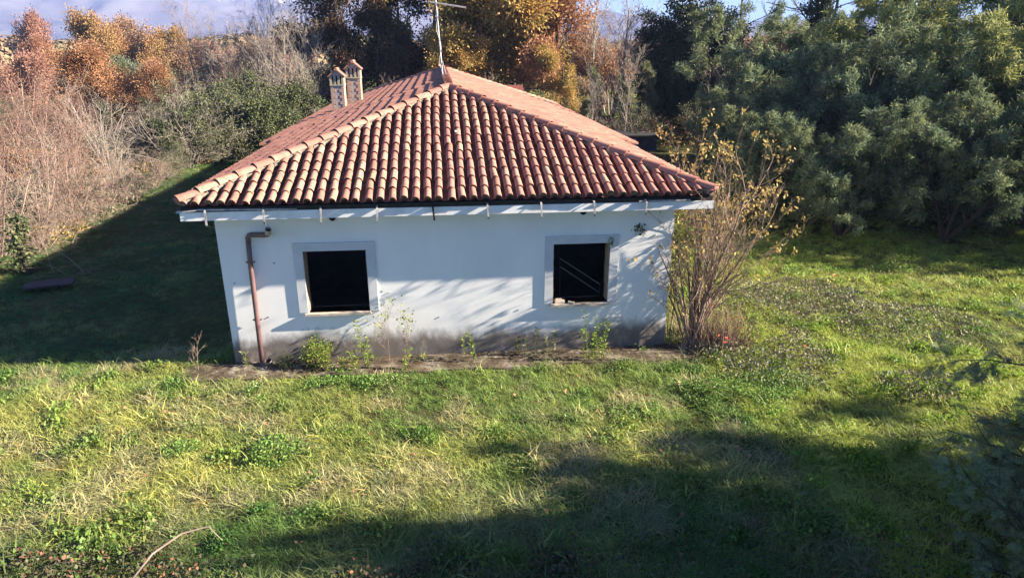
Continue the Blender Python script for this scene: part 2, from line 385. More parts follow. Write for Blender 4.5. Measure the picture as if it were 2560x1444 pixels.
mb.box((XL, T, -.3), (XL+T, 25, ZS+.1)); mb.box((XR-T, T, -.3), (XR, 25, ZS+.1)); mb.box((XL+T, 25-T, -.3), (XR-T, 25, ZS+.1))
mb.build('wall', M['wall'], house)
# rooms behind the windows: rough floor, dividing walls, ceiling
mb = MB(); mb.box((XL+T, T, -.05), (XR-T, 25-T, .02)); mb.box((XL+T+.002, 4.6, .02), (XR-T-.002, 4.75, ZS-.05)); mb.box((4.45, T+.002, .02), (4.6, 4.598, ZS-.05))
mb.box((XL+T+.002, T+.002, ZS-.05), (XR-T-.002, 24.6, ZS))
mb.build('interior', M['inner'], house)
# lining of the inner wall faces in raw plaster
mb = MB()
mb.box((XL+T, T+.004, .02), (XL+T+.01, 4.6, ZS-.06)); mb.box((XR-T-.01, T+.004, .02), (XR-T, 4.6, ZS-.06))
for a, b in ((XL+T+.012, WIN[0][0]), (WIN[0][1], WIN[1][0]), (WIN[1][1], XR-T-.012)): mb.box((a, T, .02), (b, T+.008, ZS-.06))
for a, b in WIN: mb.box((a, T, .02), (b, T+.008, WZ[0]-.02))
mb.build('inner_lining', M['inner'], house)

# window surrounds, slightly proud, reveals, sills
for k, (a, b) in enumerate(WIN):
    mb = MB(); oa, ob = a-.168, b+.17; t = -.034
    mb.box((oa, t, WZ[1]), (ob, 0, 2.480)); mb.box((oa, t, 1.076), (a, 0, WZ[1])); mb.box((b, t, 1.076), (ob, 0, WZ[1]))
    w = mb.build('window_surround', M['surround'], house)
    # raw chipped reveal edge (no frame left)
    r = np.random.default_rng(40+k); rm = simple('chipped_reveal', (.34, .25, .18), (.20, .15, .11), 18, .95)
    for x, s in ((a, 1), (b, -1)):
        mb = MB()
        z = WZ[0]+.02
        while z < WZ[1]-.05:
            h = r.uniform(.05, .16); d = r.uniform(.004, .022)
            x0, x1 = sorted((x, x+s*d)); mb.box((x0, r.uniform(.0, .03), z), (x1, T-.01, min(z+h, WZ[1]))); z += h+.0005
        mb.build('reveal', rm, house)
    mb = MB(); mb.box((a-.06, -.10, WZ[0]-.045), (b+.02 if k == 0 else b+.03, T+.02, WZ[0])); s_ = mb.build('sill', M['marble'], house)

# debris on the right sill
d = tag(MB().box((0, 0, 0), (.20, .11, .045)).box((.02, .02, .045), (.15, .09, .07)).build('broken_tile_piece', M['marble'], loc=(6.42, .0, WZ[0]+.001), rz=.12), 'broken piece of pale tile lying on the right window sill', 'rubble')
d = tag(MB().box((0, 0, 0), (.13, .07, .035)).build('stone_chip', M['concpale'], loc=(6.67, -.03, WZ[0]+.001), rz=-.5), 'small stone chip beside the broken tile on the right window sill', 'rubble')
# metal bed frame / rack inside right room; bars darkened for the room's shade
rk = thing('metal_rack', 'thin grey metal frame leaning inside the dark room behind the right window', 'metal frame')
fr = [((6.78, 1.35, .02), (6.76, 1.5, 1.62)), ((6.76, 1.5, 1.55), (7.62, 1.2, 1.02)), ((6.78, 1.45, 1.36), (7.60, 1.16, .84)), ((7.62, 1.2, 1.04), (7.60, 1.16, .02))]
for p, q in fr: MB().tube([p, q], .012, 6).build('bar', M['inner'] if p[2] < .1 or q[2] < .1 else M['cement'], rk)

# eave slab (soffit + fascia) : front, wide rear part
mb = MB()
mb.box((EX0, EY, ZS), (EX1, WY, ZF))
eave = mb.build('eave_slab', M['white'], house)
mb = MB()
zw = ZT-SL*(EX0-WX0)-.33
mb.box((WX0+.03, WY, zw-.02), (EX0-.002, WYB, zw+.14)); mb.box((EX1+.002, WY, zw-.06), (WX1-.03, WYB, zw+.10)); mb.box((EX0, WY+.002, ZS), (EX1, WYB, ZF))
# front cheeks of the wider part
for s, x0, x1 in ((1, EX1, WX1), (-1, EX0, WX0)):
    z0 = ZT-.05; z1 = ZT-SL*abs(x1-x0)-.06
    mb.prism([(x0, WY-.002, z0), (x0, WY-.002, z0-.20), (x1, WY-.002, z1-.22), (x1, WY-.002, z1)], (0, .08, 0))
mb.build('rear_eave', M['white'], house)
# porch posts under the wide part
for x in (WX0+.25, WX1-.25):
    for y in (WY+.3, 14, 19, 24.5): MB().box((x-.12, y-.12, -.2), (x+.12, y+.12, zw)).build('porch_post', M['white'], house)

# metal drip edge strip, bent loose at the left end
for x0, x1, z0, z1 in ((EX0-.05, -.10, ZF-.005, ZF+.035), (-.10, 1.6, ZF+.035, ZF+.012), (7.9, 8.9, ZF+.01, ZF+.016)):
    MB().prism([(x0, EY-.028, z0), (x1, EY-.028, z1), (x1, EY-.024, z1+.02), (x0, EY-.024, z0+.025)], (0, .09, .004)).build('drip_edge', M['metal'], house)
mb = MB(); mb.box((EX0+.02, EY+.02, ZF+.001), (EX1-.02, EY+.25, ZF+.085)); mb.build('eave_gap_shade', simple('dark_eave_gap', (.045, .04, .035), (.02, .02, .018), 10, .95), house)  # near-black strip stands in for the shaded gap under the tile ends

# roof base planes
roofV = [(EX0, EY, ZT), (EX1, EY, ZT), (XM, YA, ZR), (XM, YR, ZR), (EX0, WY, ZT), (EX1, WY, ZT),
         (WX0, WY, ZT-SL*(EX0-WX0)), (WX1, WY, ZT-SL*(WX1-EX1)), (WX0, WYB, ZT-SL*(EX0-WX0)), (WX1, WYB, ZT-SL*(WX1-EX1))]
def zr(x): return ZR-SL*abs(x-XM)
roof_me = mesh('roof', np.array(roofV)+np.array([0, 0, -.055]),
    [np.array([(0, 1, 2)]), np.array([(8, 3, 9)])] + [np.array([(0, 2, 3, 4), (1, 5, 3, 2)])]+[np.array([(4, 3, 8), (4, 8, 6)]), np.array([(5, 9, 3), (5, 7, 9)])], M['pan'])
roof = obj('roof', roof_me, house)

# tile shapes: local +Y runs up the slope, Z is the plane normal
def cover_mesh(name, L=.42, r0=.078, r1=.064, seg=6, mat=M['tile'], hh=1.0, wob=0):
    a = np.linspace(math.pi*.02, math.pi*.98, seg+1)
    V = []
    for (y, r, zz) in ((0, r0, .016), (L, r1, 0)):
        for t, rr in ((0, r), (1, r-.011)):
            for q in a: V.append((math.cos(q)*rr, y, math.sin(q)*rr*hh+zz))
    k = seg+1; F = []
    for i in range(seg):
        F += [(i, i+1, 2*k+i+1, 2*k+i), (k+i+1, k+i, 3*k+i, 3*k+i+1), (i+1, i, k+i, k+i+1)]
    me = mesh(name, V, np.array(F), mat, False)
    me.polygons.foreach_set('use_smooth', np.ones(len(F), bool)); me.set_sharp_from_angle(angle=math.radians(50)); return me
tile_me = [cover_mesh('tile', .425, .073+d, .062+d*.5, hh=1.08) for d in (0, .002, -.002)]
cs = math.sqrt(1+SL*SL)
def plane_mat(kind, u, v):
    """kind front/left/right/back; u along the eave in metres from its start, v distance up the slope"""
    h = v/cs
    if kind == 'front': o = Vector((EX0+u, EY+h, ZT+SL*h)); y = Vector((0, 1, SL)); x = Vector((1, 0, 0))
    if kind == 'left': o = Vector((EX0+h, EY+u, ZT+SL*h)); y = Vector((1, 0, SL)); x = Vector((0, -1, 0))
    if kind == 'right': o = Vector((EX1-h, EY+u, ZT+SL*h)); y = Vector((-1, 0, SL)); x = Vector((0, 1, 0))
    y.normalize(); z = x.cross(y)
    m = Matrix((x, y, z)).transposed().to_4x4(); m.translation = o; return m
PIT = 9.8/46; EXPO = .362
allt = []
for i in range(46):
    u = (i+.5)*PIT; vmax = min(u, 9.8-u)*cs-.02; k = 0
    while k*EXPO-.085 < vmax-.06:
        v0 = k*EXPO-.085; L = min(.425, vmax-v0+.05); allt.append((i, k, u, v0, L)); k += 1
camp = camo.matrix_world.translation
allt.sort(key=lambda t: (plane_mat('front', t[2], t[3]).translation-camp).length)
rest = MB()
def add_mesh_to(mbx, V, F, mw):
    A = np.array(mw.to_3x3()); mbx.add(V @ A.T+np.array(mw.translation), F)
def get(me):
    V = np.empty(len(me.vertices)*3); me.vertices.foreach_get('co', V)
    F = np.empty(len(me.loops), int); me.loops.foreach_get('vertex_index', F); return V.reshape(-1, 3), F.reshape(-1, 4)
TV, TF = get(tile_me[0])
colr = [(random.gauss(0, .007), random.gauss(0, .006), random.gauss(0, .018)) for _ in range(46)]
for n_, (i, k, u, v0, L) in enumerate(allt):
    m = plane_mat('front', u+colr[i][0]+colr[i][1]*math.sin(k*.7+i)+random.gauss(0, .005), v0+colr[i][2]+random.gauss(0, .012))
    m = m @ Matrix.Rotation(random.gauss(0, .018), 4, 'Z') @ Matrix.Rotation(-.024+random.gauss(0, .008), 4, 'X') @ Matrix.Diagonal((1, L/.425, 1, 1))
    if n_ < 300:
        o = bpy.data.objects.new('tile', tile_me[n_ % 3]); C.objects.link(o); o.parent = roof; o.matrix_local = m
    else: add_mesh_to(rest, TV, TF, m)
# side slopes, coarser tiles joined
sideF = cover_mesh('side_tile_shape', .40, .079, .066, 4); SV, SF = get(sideF)
rs = np.random.default_rng(3)
for kind in ('left', 'right'):
    u = PIT*.5
    while u < WYB-EY-.1:
        y = EY+u
        # lower limit
        ext = (EX0-WX0) if kind == 'left' else (WX1-EX1)
        v = -(ext*cs) if y > WY+.04 else -.045
        hmax = min(u, 4.9) if y < YR else 4.9*1-(y-YR)/(WYB-YR)*(4.9+ext)
        if kind == 'left' or True:
            while v < hmax*cs-.06:
                L = min(.42, hmax*cs-v+.04)
                m = plane_mat(kind, u+rs.normal(0, .004), v+rs.normal(0, .01)) @ Matrix.Rotation(rs.normal(0, .02), 4, 'Z') @ Matrix.Rotation(-.075, 4, 'X') @ Matrix.Diagonal((1, L/.40, 1, 1))
                add_mesh_to(rest, SV, SF, m); v += EXPO
        u += PIT
o = rest.build('distant_tiles', M['tile'], roof, smooth=False); o['kind'] = 'stuff'
# pan tiles between the covers (front slope): stepped troughs
pan = MB()
a = np.linspace(math.pi, 2*math.pi, 6)
for i in range(47):
    u = i*PIT; vmax = min(u, 9.8-u)*cs+.05; k = 0
    while k*EXPO-.02 < vmax:
        v0 = k*EXPO-.05; L = min(.40, vmax-v0+.06)
        V = [(math.cos(q)*.085, y, math.sin(q)*.055+zz+.0) for y, zz in ((0, .012), (L, -.008)) for q in a]
        F = [(j, j+1, 6+j+1, 6+j) for j in range(5)]
        if u < .05 or u > 9.75: break
        add_mesh_to(pan, np.array(V), np.array(F), plane_mat('front', u, v0)); k += 1
o = pan.build('pan_tiles', M['pan'], roof, smooth=True); o['kind'] = 'stuff'
# mortar plugs in the open ends of the eave tiles
plug = MB()
for i in range(46):
    m = plane_mat('front', (i+.5)*PIT, -.03+random.uniform(-.02, .02)); q = np.linspace(0, math.pi, 6)
    V = [(0, 0, 0)]+[(math.cos(t)*.060, 0, math.sin(t)*.058+.01) for t in q]
    A = np.array(m.to_3x3()); plug.add(np.array(V) @ A.T+np.array(m.translation), (), [(0, j+1, j+2) for j in range(5)])
o = plug.build('end_mortar', simple('pale_plug_mortar', (.17, .16, .11), (.07, .065, .05), 20, .95), roof); o['kind'] = 'stuff'
# hip and ridge tiles on a mortar bed
ridge_me = [cover_mesh('ridge_tile', .46, .125, .105, 8, hh=.82), cover_mesh('ridge_tile', .46, .122, .103, 8, hh=.86)]
bed = MB()
def run(p, q, step=.40):
    p = Vector(p); q = Vector(q); d = q-p; n = int(d.length/step); d.normalize()
    x = Vector((0, 0, 1)).cross(d); 
    x = -x if False else x
    x.normalize(); z = d.cross(x); 
    if z.z < 0: z = -z; x = -x
    x = d.cross(z)
    for k in range(n+1):
        m = Matrix((x, d, z)).transposed().to_4x4(); m.translation = p+d*(k*step-.03)+z*.035
        m = m @ Matrix.Rotation(random.gauss(0, .012), 4, 'Z') @ Matrix.Rotation(-.02+random.gauss(0, .008), 4, 'X')
        o = bpy.data.objects.new('ridge_tile', ridge_me[k % 2]); C.objects.link(o); o.parent = roof; o.matrix_local = m
    # ragged bed
    r = np.random.default_rng(int(abs(p.x*10+p.y)))
    nn = int((q-p).length/.12)
    for k in range(nn):
        c0 = p+d*(k*.12); w = r.uniform(.10, .145); h = r.uniform(.02, .055)
        m = Matrix((x, d, z)).transposed().to_4x4(); m.translation = c0
        bed.box((-w, 0, -.04), (w, .13, h), m)
run((EX0+.02, EY+.02, ZT), (XM, YA, ZR)); run((EX1-.02, EY+.02, ZT), (XM, YA, ZR))
run((XM, YA, ZR), (XM, YR, ZR)); run((WX0, WYB, zr(WX0)), (XM, YR, ZR)); run((WX1, WYB, zr(WX1)), (XM, YR, ZR))
o = bed.build('ridge_mortar', M['mortar'], roof); o['kind'] = 'stuff'
# corner cap fans at the low ends of the hips
for x, s in ((EX0+.0, 1), (EX1-.0, -1)):
    mb = MB()
    for j in range(5):
        t = (j-2)*.35; d = Vector((-s*math.cos(math.pi/4+t*1), -math.sin(math.pi/4+t*1), -.35)).normalized()
        p = Vector((x+s*.06, EY+.06, ZT+.10)); mb.tube([p, p+d*.14], [.028, .042], 6)
    mb.build('hip_end', M['tile'], roof, smooth=True)
# verge tiles on the front edge of the wider rear part
tag(MB().box((0, 0, 0), (.05, .09, .03)).build('loose_stone', M['white'], loc=(4.52, 1.95, 4.27)), 'tiny white stone lodged between tiles halfway up the front slope', 'stone')

# gutter brackets every metre
for k in range(9):
    x = .03+k*1.0; r = np.random.default_rng(k)
    dark = k in (4, 6, 7)
    y0 = EY-.03; tilt = r.uniform(-.02, .02)
    P = [(x-.03, y0+.10, ZF+.06), (x-.005, y0-.02, ZF+.055), (x, y0-.05, ZF+.0), (x+tilt*.5, y0-.065, ZF-.11), (x+tilt, y0-.075, ZF-.20+r.uniform(-.03, .03)), (x+tilt, y0-.05, ZF-.235)]
    mb = MB(); hw = .017; P = np.array(P)
    V = np.vstack([P-np.array([hw, 0, 0]), P+np.array([hw, 0, 0]), P+np.array([-hw, .006, 0]), P+np.array([hw, .006, 0])]); n = len(P)
    F = []
    for i in range(n-1): F += [(i, n+i, n+i+1, i+1), (2*n+i, 2*n+i+1, 3*n+i+1, 3*n+i), (i, i+1, 2*n+i+1, 2*n+i), (n+i, 3*n+i, 3*n+i+1, n+i+1)]
    mb.add(V, F); mb.build('gutter_bracket', M['dark'] if k == 4 else M['metal'], house)
# round vents just below the eave
for x in (2.14, 6.93):
    MB().tube([(x, -.02, 2.955), (x, .03, 2.955)], .062, 14).build('vent_hole', M['dark'], house)
# small dowels left in the plaster
for x, z in ((.2, 1.72), (.98, 2.1), (4.05, .86), (5.65, .95), (.74, 1.0)):
    MB().tube([(x, -.012, z), (x, .01, z)], .012, 6).build('wall_plug', M['dark'], house)

# brown downpipe
dp = thing('downpipe', 'brown plastic downpipe with an open bent top at the left end of the front wall', 'pipe')
mb = MB(); mb.tube([(.54, -.105, .03), (.555, -.105, 1.0), (.575, -.105, 2.2), (.59, -.105, 2.60)], .047, 14); mb.build('pipe', M['brown'], dp, True)
mb = MB(); mb.tube([(.59, -.105, 2.56), (.592, -.105, 2.64), (.62, -.108, 2.685), (.68, -.11, 2.695), (.90, -.12, 2.69), (.955, -.135, 2.70), (.985, -.17, 2.74)], .050, 14); mb.build('elbow', M['brown'], dp, True)
mb = MB(); mb.tube([(.975, -.155, 2.725), (1.005, -.215, 2.82)], [.056, .056], 14, cap=False).tube([(.978, -.16, 2.732), (1.003, -.212, 2.815)], [.051, .051], 14, cap=False)
mb.build('collar', M['pipein'], dp, True); MB().tube([(.99, -.185, 2.772), (.992, -.19, 2.778)], .050, 12).build('opening', M['dark'], dp)
for z, x in ((2.16, .573), (.99, .555)):
    MB().tube([(x, -.105, z-.012), (x, -.105, z+.012)], .053, 14).box((x-.085, -.10, z-.01), (x-.05, -.06, z+.01)).box((x+.05, -.10, z-.01), (x+.085, -.06, z+.01)).build('pipe_clamp', M['brown'], dp)
mb = MB(); mb.tube([(.535, -.11, .10), (.56, -.14, .02), (.62, -.20, .0)], .052, 12); mb.build('foot', M['brown'], dp, True)
st = thing('drain_stub', 'short open pipe stub sticking out of the ground beside the foot of the brown downpipe', 'pipe')
MB().tube([(.72, -.16, -.05), (.71, -.18, .10), (.70, -.22, .17)], [.05, .05, .055], 12, cap=False).build('pipe', M['brown'], st, True)
MB().tube([(.701, -.213, .156), (.70, -.216, .160)], .049, 12).build('opening', M['dark'], st)
MB().tube([(.705, -.205, .145), (.698, -.226, .180)], .059, 12, cap=False).build('rim', M['pipein'], st, True)

# chimneys on the left slope
def chimney(cx, cy, s, label_h):
    base = zr(cx)-.35
    ch = obj('chimney', None, house, (cx, cy, 0)); ch['label'] = label_h
    w = .265*s; top = base+.35+.98*s
    c = obj('shaft', MB().box((-w+.012, -w+.012, base), (w-.012, w-.012, top)).mesh('shaft', M['cement']), ch)
    n = 9; h = (top-(base+.25))/n
    bl = MB().box((-.5, -.5, 0), (.5, .5, 1)).mesh('brick', M['brick'])
    for k in range(n):
        for sx in (-1, 1):
            for sy in (-1, 1):
                lx, ly = (.19, .11) if k % 2 else (.11, .19)
                lx *= s; ly *= s
                b = obj('brick', bl, ch, (sx*(w-lx/2), sy*(w-ly/2), base+.25+k*h+.004), None, (lx, ly, h-.010))
    q = obj('collar', MB().box((-w-.02, -w-.02, top), (w+.02, w+.02, top+.045*s)).mesh('collar', M['concpale']), ch)
    lz = top+.045*s
    for k in range(4):
        for j in range(4):
            if (k in (0, 3)) or (j in (0, 3)):
                x = (k-1.5)/1.5*(w-.035*s); y = (j-1.5)/1.5*(w-.035*s)
                obj('louvre_post', MB().box((x-.045*s, y-.045*s, lz), (x+.045*s, y+.045*s, lz+.34*s)).mesh('louvre_post', M['concpale']), ch)
    obj('flue', MB().box((-w+.10*s, -w+.10*s, lz), (w-.10*s, w-.10*s, lz+.33*s)).mesh('flue', M['dark']), ch)
    rz_ = lz+.34*s; hh = .22*s; ov = .07*s
    obj('gable', MB().prism([(-w, -w, rz_), (w, -w, rz_), (0, -w, rz_+hh)], (0, 2*w, 0)).mesh('gable', M['cement']), ch)
    for sx in (-1, 1):
        for j in range(3):
            y0 = -w-ov+j*(2*w+2*ov)/3; y1 = y0+(2*w+2*ov)/3-.006
            t = obj('cap_tile', MB().prism([(sx*(w+ov), y0, rz_-ov*hh/w+.004), (0, y0, rz_+hh+.004), (0, y0, rz_+hh+.045), (sx*(w+ov), y0, rz_-ov*hh/w+.04)][::sx], (0, y1-y0, 0)).mesh('cap_tile', M['tile']), ch)
    obj('cap_ridge', MB().tube([(0, -w-ov-.02, rz_+hh+.02), (0, w+ov+.02, rz_+hh+.02)], .065*s, 8).mesh('cap_ridge', M['tile']), ch)
chimney(.47, 14.3, .93, 'nearer brick-cornered chimney with small gabled tile cap')
chimney(.98, 15.2, .98, 'farther, taller brick-cornered chimney with gabled tile cap')

# TV antenna
an = thing('tv_antenna', 'thin tv antenna mast with one side boom and a loose cable at the roof ridge', 'antenna')
ay = 9.3
MB().tube([(4.37, ay, 4.93), (4.34, ay, 5.4), (4.21, ay, 7.45)], .022, 7).build('mast', M['alu'], an)
bm = MB(); bm.tube([(4.05, ay, 7.23), (5.12, ay-.05, 7.08)], .014, 6); bm.tube([(4.06, ay-.1, 7.20), (5.12, ay-.15, 7.05)], .010, 6).build('boom', M['alu'], an)
for t in np.linspace(0, 1, 15):
    x = 4.1+t*1.0; z = 7.22-t*.14
    MB().tube([(x, ay-.16, z), (x, ay+.14, z)], .006, 4).build('dipole', M['alu'], an)
cp = []
for t in np.linspace(0, 1, 28): cp.append((4.22+.15*(1-t)*.9+.05*math.sin(t*17)*(1-t*.4)+(.07*math.exp(-((1-t)-.75)**2/.01)), ay-.03, 7.2-2.1*t+.0))
cp = [(4.22+(7.2-z)/2.3*.14+.045*math.sin((7.2-z)*6.5), ay-.03, z) for z in np.linspace(7.2, 5.1, 30)]
MB().tube(cp, .008, 5).build('cable', M['cable'], an)
MB().tube([(4.37, ay, 4.95), (4.46, ay-.1, 5.18), (4.36, ay, 5.55)], .010, 5).build('stay', M['cable'], an)

# pavement strip along the front wall
mb = MB(); gx_ = np.linspace(-.95, 9.3, 60); gy_ = np.linspace(-.72, 0, 7)
sv = [(x, y+(.10*(vnoise(x*1.7, 3, 4)-.5) if j == 0 else 0), .035+.02*vnoise(x*3, y*5, 8)) for j, y in enumerate(gy_) for x in gx_]
sv = np.array(sv); nI = np.arange(len(sv)).reshape(7, 60); sF = np.stack([nI[:-1, :-1], nI[:-1, 1:], nI[1:, 1:], nI[1:, :-1]], -1).reshape(-1, 4)
edge = np.vstack([sv[:60], sv[:60]-np.array([0, 0, .25])]); eF = np.array([(i, 60+i, 60+i+1, i+1) for i in range(59)])
mb.add(sv, sF); mb.add(edge, eF); tag(mb.build('pavement', M['slab']), 'dirty concrete strip along the foot of the front wall', kind='structure')

# red-tiled roof of a low building just behind
bh = thing('outbuilding', 'low building with new red roof tiles just showing behind the house ridge', 'building')
mb = MB(); mb.box((1.3, 30, -.3), (9.4, 36, 2.5)); mb.build('wall', M['white'], bh)
mb = MB(); mb.prism([(1.0, 29.6, 2.5), (1.0, 33, 3.60), (1.0, 36.4, 2.5)], (8.7, 0, 0)); mb.build('roof', simple('new_red_tiles', (.16, .05, .045), (.12, .035, .035), 9, .8), bh)
# dark shed beside the hedge at the right
sh = thing('shed', 'low dark shed with a flat top beyond the right edge of the roof', 'shed')
MB().box((13.6, 28, -.2), (17.4, 31, .85)).build('wall', simple('shed_wall', (.05, .055, .07), (.03, .03, .04), 3), sh)
MB().box((13.4, 27.8, .85), (17.6, 31.2, .92)).build('roof', simple('shed_roof_shade', (.03, .03, .032), (.02, .02, .02), 3), sh)  # roof coloured near black to carry the shade it stands in
MB().box((15.6, 27.93, .1), (16.1, 27.995, .7)).build('door', simple('shed_door', (.25, .28, .36), (.2, .23, .3), 3), sh)

# ================================================================= VEGETATION
def nrm(a): return a/(np.linalg.norm(a, axis=-1, keepdims=True)+1e-9)
def poly(r, P0, D, L, R0, seg, wob, up, taper=.35):
    n = len(P0); P = np.empty((n, seg+1, 3)); P[:, 0] = P0; d = nrm(D)
    for k in range(seg):
        d = nrm(d+r.normal(0, wob, (n, 3))+np.array([0, 0, up])); P[:, k+1] = P[:, k]+d*(L/seg)[:, None]
    t = np.linspace(0, 1, seg+1)[None]
    return P, R0[:, None]*(1-t*(1-taper))
def children(r, P, R, n, tmin, ang, lf, Lp, rf=.6, jit=.3, tmax=1.0):
    N, K, _ = P.shape; m = N*n; idx = np.repeat(np.arange(N), n)
    t = (tmin+(tmax-tmin)*((np.tile(np.arange(n), N)+r.random(m))/n)); s = t*(K-1); i = np.minimum(s.astype(int), K-2); f = (s-i)[:, None]
    p = P[idx, i]*(1-f)+P[idx, i+1]*f; d = nrm(P[idx, i+1]-P[idx, i])
    q = nrm(np.cross(d, r.normal(0, 1, (m, 3)))); a = np.radians(ang)*(1+r.normal(0, .25, m))
    d = nrm(d*np.cos(a)[:, None]+q*np.sin(a)[:, None])
    L = Lp[idx]*lf*(1-.45*(t-tmin))*(1+r.uniform(-jit, jit, m)); ra = R[idx, i]*rf
    return p, d, L, ra
def tubes(P, R, sides=3):
    N, K, _ = P.shape; T_ = np.gradient(P, axis=1); T_ = nrm(T_)
    ref = nrm(np.random.default_rng(1).normal(0, 1, (N, 1, 3))); A = nrm(np.cross(T_, ref)); B = np.cross(T_, A)
    a = np.arange(sides)/sides*2*np.pi
    V = P[:, :, None]+R[:, :, None, None]*(np.cos(a)[None, None, :, None]*A[:, :, None]+np.sin(a)[None, None, :, None]*B[:, :, None])
    base = (np.arange(N)*K*sides)[:, None, None]; k = np.arange(K-1)[None, :, None]*sides; j = np.arange(sides)[None, None, :]; j2 = (j+1) % sides
    F = np.stack([base+k+j, base+k+j2, base+k+sides+j2, base+k+sides+j], -1).reshape(-1, 4)
    return V.reshape(-1, 3), F
def leaves(r, c, d, size, asp=.5, jit=.3, up=0.0):
    """kite leaves: centres c (n,3), growing direction d"""
    n = len(c); d = nrm(d+r.normal(0, .01, (n, 3))); w = nrm(np.cross(d, r.normal(0, 1, (n, 3))+np.array([0, 0, up]))); s = size*(1+r.uniform(-jit, jit, n))[:, None]
    nn = np.cross(w, d)
    V = np.stack([c, c+d*s*.45+w*s*asp*.5+nn*s*.08, c+d*s, c+d*s*.45-w*s*asp*.5+nn*s*.08], 1)
    return V.reshape(-1, 3), np.arange(4*n).reshape(n, 4)
def join(parts):
    V = []; F = []; n = 0
    for v, f in parts: V.append(v); F.append(f+n); n += len(v)
    return np.vstack(V), np.vstack(F)
def skeleton(r, trunks, lv):
    """trunks: P0,D,L,R ; lv: dicts per level. returns wood (V,F), tips, tip dirs"""
    P0, D, L, R = trunks; parts = []
    P, RR = poly(r, P0, D, L, R, lv[0]['seg'], lv[0]['wob'], lv[0].get('up', 0), lv[0].get('taper', .4)); parts.append(tubes(P, RR, lv[0].get('sides', 5)))
    for q in lv[1:]:
        p, d, L, ra = children(r, P, RR, q['n'], q['tmin'], q['ang'], q['lf'], L, q.get('rf', .6), q.get('jit', .3))
        ra = np.maximum(ra, q.get('rmin', .004))
        P, RR = poly(r, p, d, L, ra, q['seg'], q['wob'], q.get('up', 0), q.get('taper', .4)); parts.append(tubes(P, RR, q.get('sides', 3)))
    return join(parts), P
def arr(*a): return np.array(a, float)

def tree_mesh(seed, H, lv, ntr=1, spread=.05, r0=None, leaf=None, trunkfrac=.95):
    r = np.random.default_rng(seed)
    P0 = np.zeros((ntr, 3)); P0[:, :2] = r.normal(0, .03*H**.5*(ntr > 1), (ntr, 2))
    a = r.uniform(0, 2*np.pi, ntr); D = np.stack([np.cos(a)*spread, np.sin(a)*spread, np.ones(ntr)], 1)
    if ntr > 1: D[:, :2] *= r.uniform(.3, 1.5, (ntr, 1))
    L = H*trunkfrac*(1 if ntr == 1 else r.uniform(.55, 1, ntr)); L = np.broadcast_to(L, (ntr,)).astype(float)
    R = np.full(ntr, r0 or H*.016)
    (V, F), tips = skeleton(r, (P0, D, L, R), lv)
    V[:, 2] -= .15
    wood = (V, F); lf = None
    if leaf:
        n = leaf['n']; N = len(tips); idx = np.repeat(np.arange(N), n); t = r.random(N*n)*(tips.shape[1]-1); i = np.minimum(t.astype(int), tips.shape[1]-2); f = (t-i)[:, None]
        c = tips[idx, i]*(1-f)+tips[idx, i+1]*f
        if leaf.get('patch'):
            keep = fbm(c[:, 0]*.55+seed, c[:, 1]*.55+c[:, 2]*.6, seed) > .58; c = c[keep]; idx = idx[keep]; i = i[keep]
        if leaf.get('keep'):
            hh = c[:, 2]/H; keep = r.random(len(c)) < leaf['keep'](hh); c = c[keep]; idx = idx[keep]; i = i[keep]
        off = r.normal(0, leaf['rad'], c.shape); d = nrm(off+nrm(tips[idx, i+1]-tips[idx, i])*leaf['rad']*leaf.get('dirw', .8)+np.array([0, 0, leaf.get('droop', 0)]))
        lf = leaves(r, c+off, d, leaf['size'], leaf['asp'])
    return wood, lf
def L_(seg, wob, up=0, n=0, tmin=.2, ang=45, lf=.5, **k): return dict(seg=seg, wob=wob, up=up, n=n, tmin=tmin, ang=ang, lf=lf, **k)

SPEC = {}
def spec(key, wood, lf, wm, lm, wn_='branches', ln='crown'):
    a = mesh(wn_, wood[0], wood[1], M[wm], True) if wood is not None else None
    b = mesh(ln, lf[0], lf[1], M[lm], False) if lf is not None else None
    SPEC[key] = (a, b, wn_, ln)
used = {}
def place(key, name, label, cat, x, y, s=1.0, rz=0.0, group=None, sz=None, wm=None, lm=None):
    a, b, wnm, lnm = SPEC[key]
    t = thing(name, label, cat, (x, y, float(gz(x, y))-.02), rz, group)
    t.scale = (s, s, s*(sz or 1))
    for me, nm, mt in ((a, wnm, wm), (b, lnm, lm)):
        if me is None: continue
        o = obj(nm, me, t)
        if mt: o.material_slots[0].link = 'OBJECT'; o.material_slots[0].material = M[mt]
    return t

# golden / orange oaks : dense leafy crowns
lvo = [L_(5, .07, .1, sides=6, taper=.35), L_(4, .13, .06, n=9, tmin=.22, ang=58, lf=.50, rf=.5), L_(4, .16, .04, n=6, tmin=.25, ang=45, lf=.48, rf=.5), L_(3, .2, .02, n=6, tmin=.2, ang=45, lf=.5, rf=.5, rmin=.008)]
for k, (key, n) in enumerate((('oakA', 85), ('oakB', 78))):
    w, lf = tree_mesh(11+k, 10, lvo, 1, .08, .19, dict(n=n, rad=.32, size=.19, asp=.65, dirw=.4, droop=-.03))
    spec(key, w, lf, 'bark_dark', 'lf_gold', 'trunk')
lvr = [L_(4, .06, .05, sides=5), L_(4, .12, .05, n=11, tmin=.12, ang=65, lf=.52, rf=.5), L_(3, .16, .03, n=6, tmin=.25, ang=45, lf=.45, rf=.5), L_(3, .2, 0, n=5, tmin=.2, ang=45, lf=.5, rf=.5, rmin=.008)]
w, lf = tree_mesh(21, 6.2, lvr, 1, .05, .12, dict(n=115, rad=.40, size=.12, asp=.65, dirw=.4)); spec('oakR', w, lf, 'bark_dark', 'lf_orange', 'trunk')
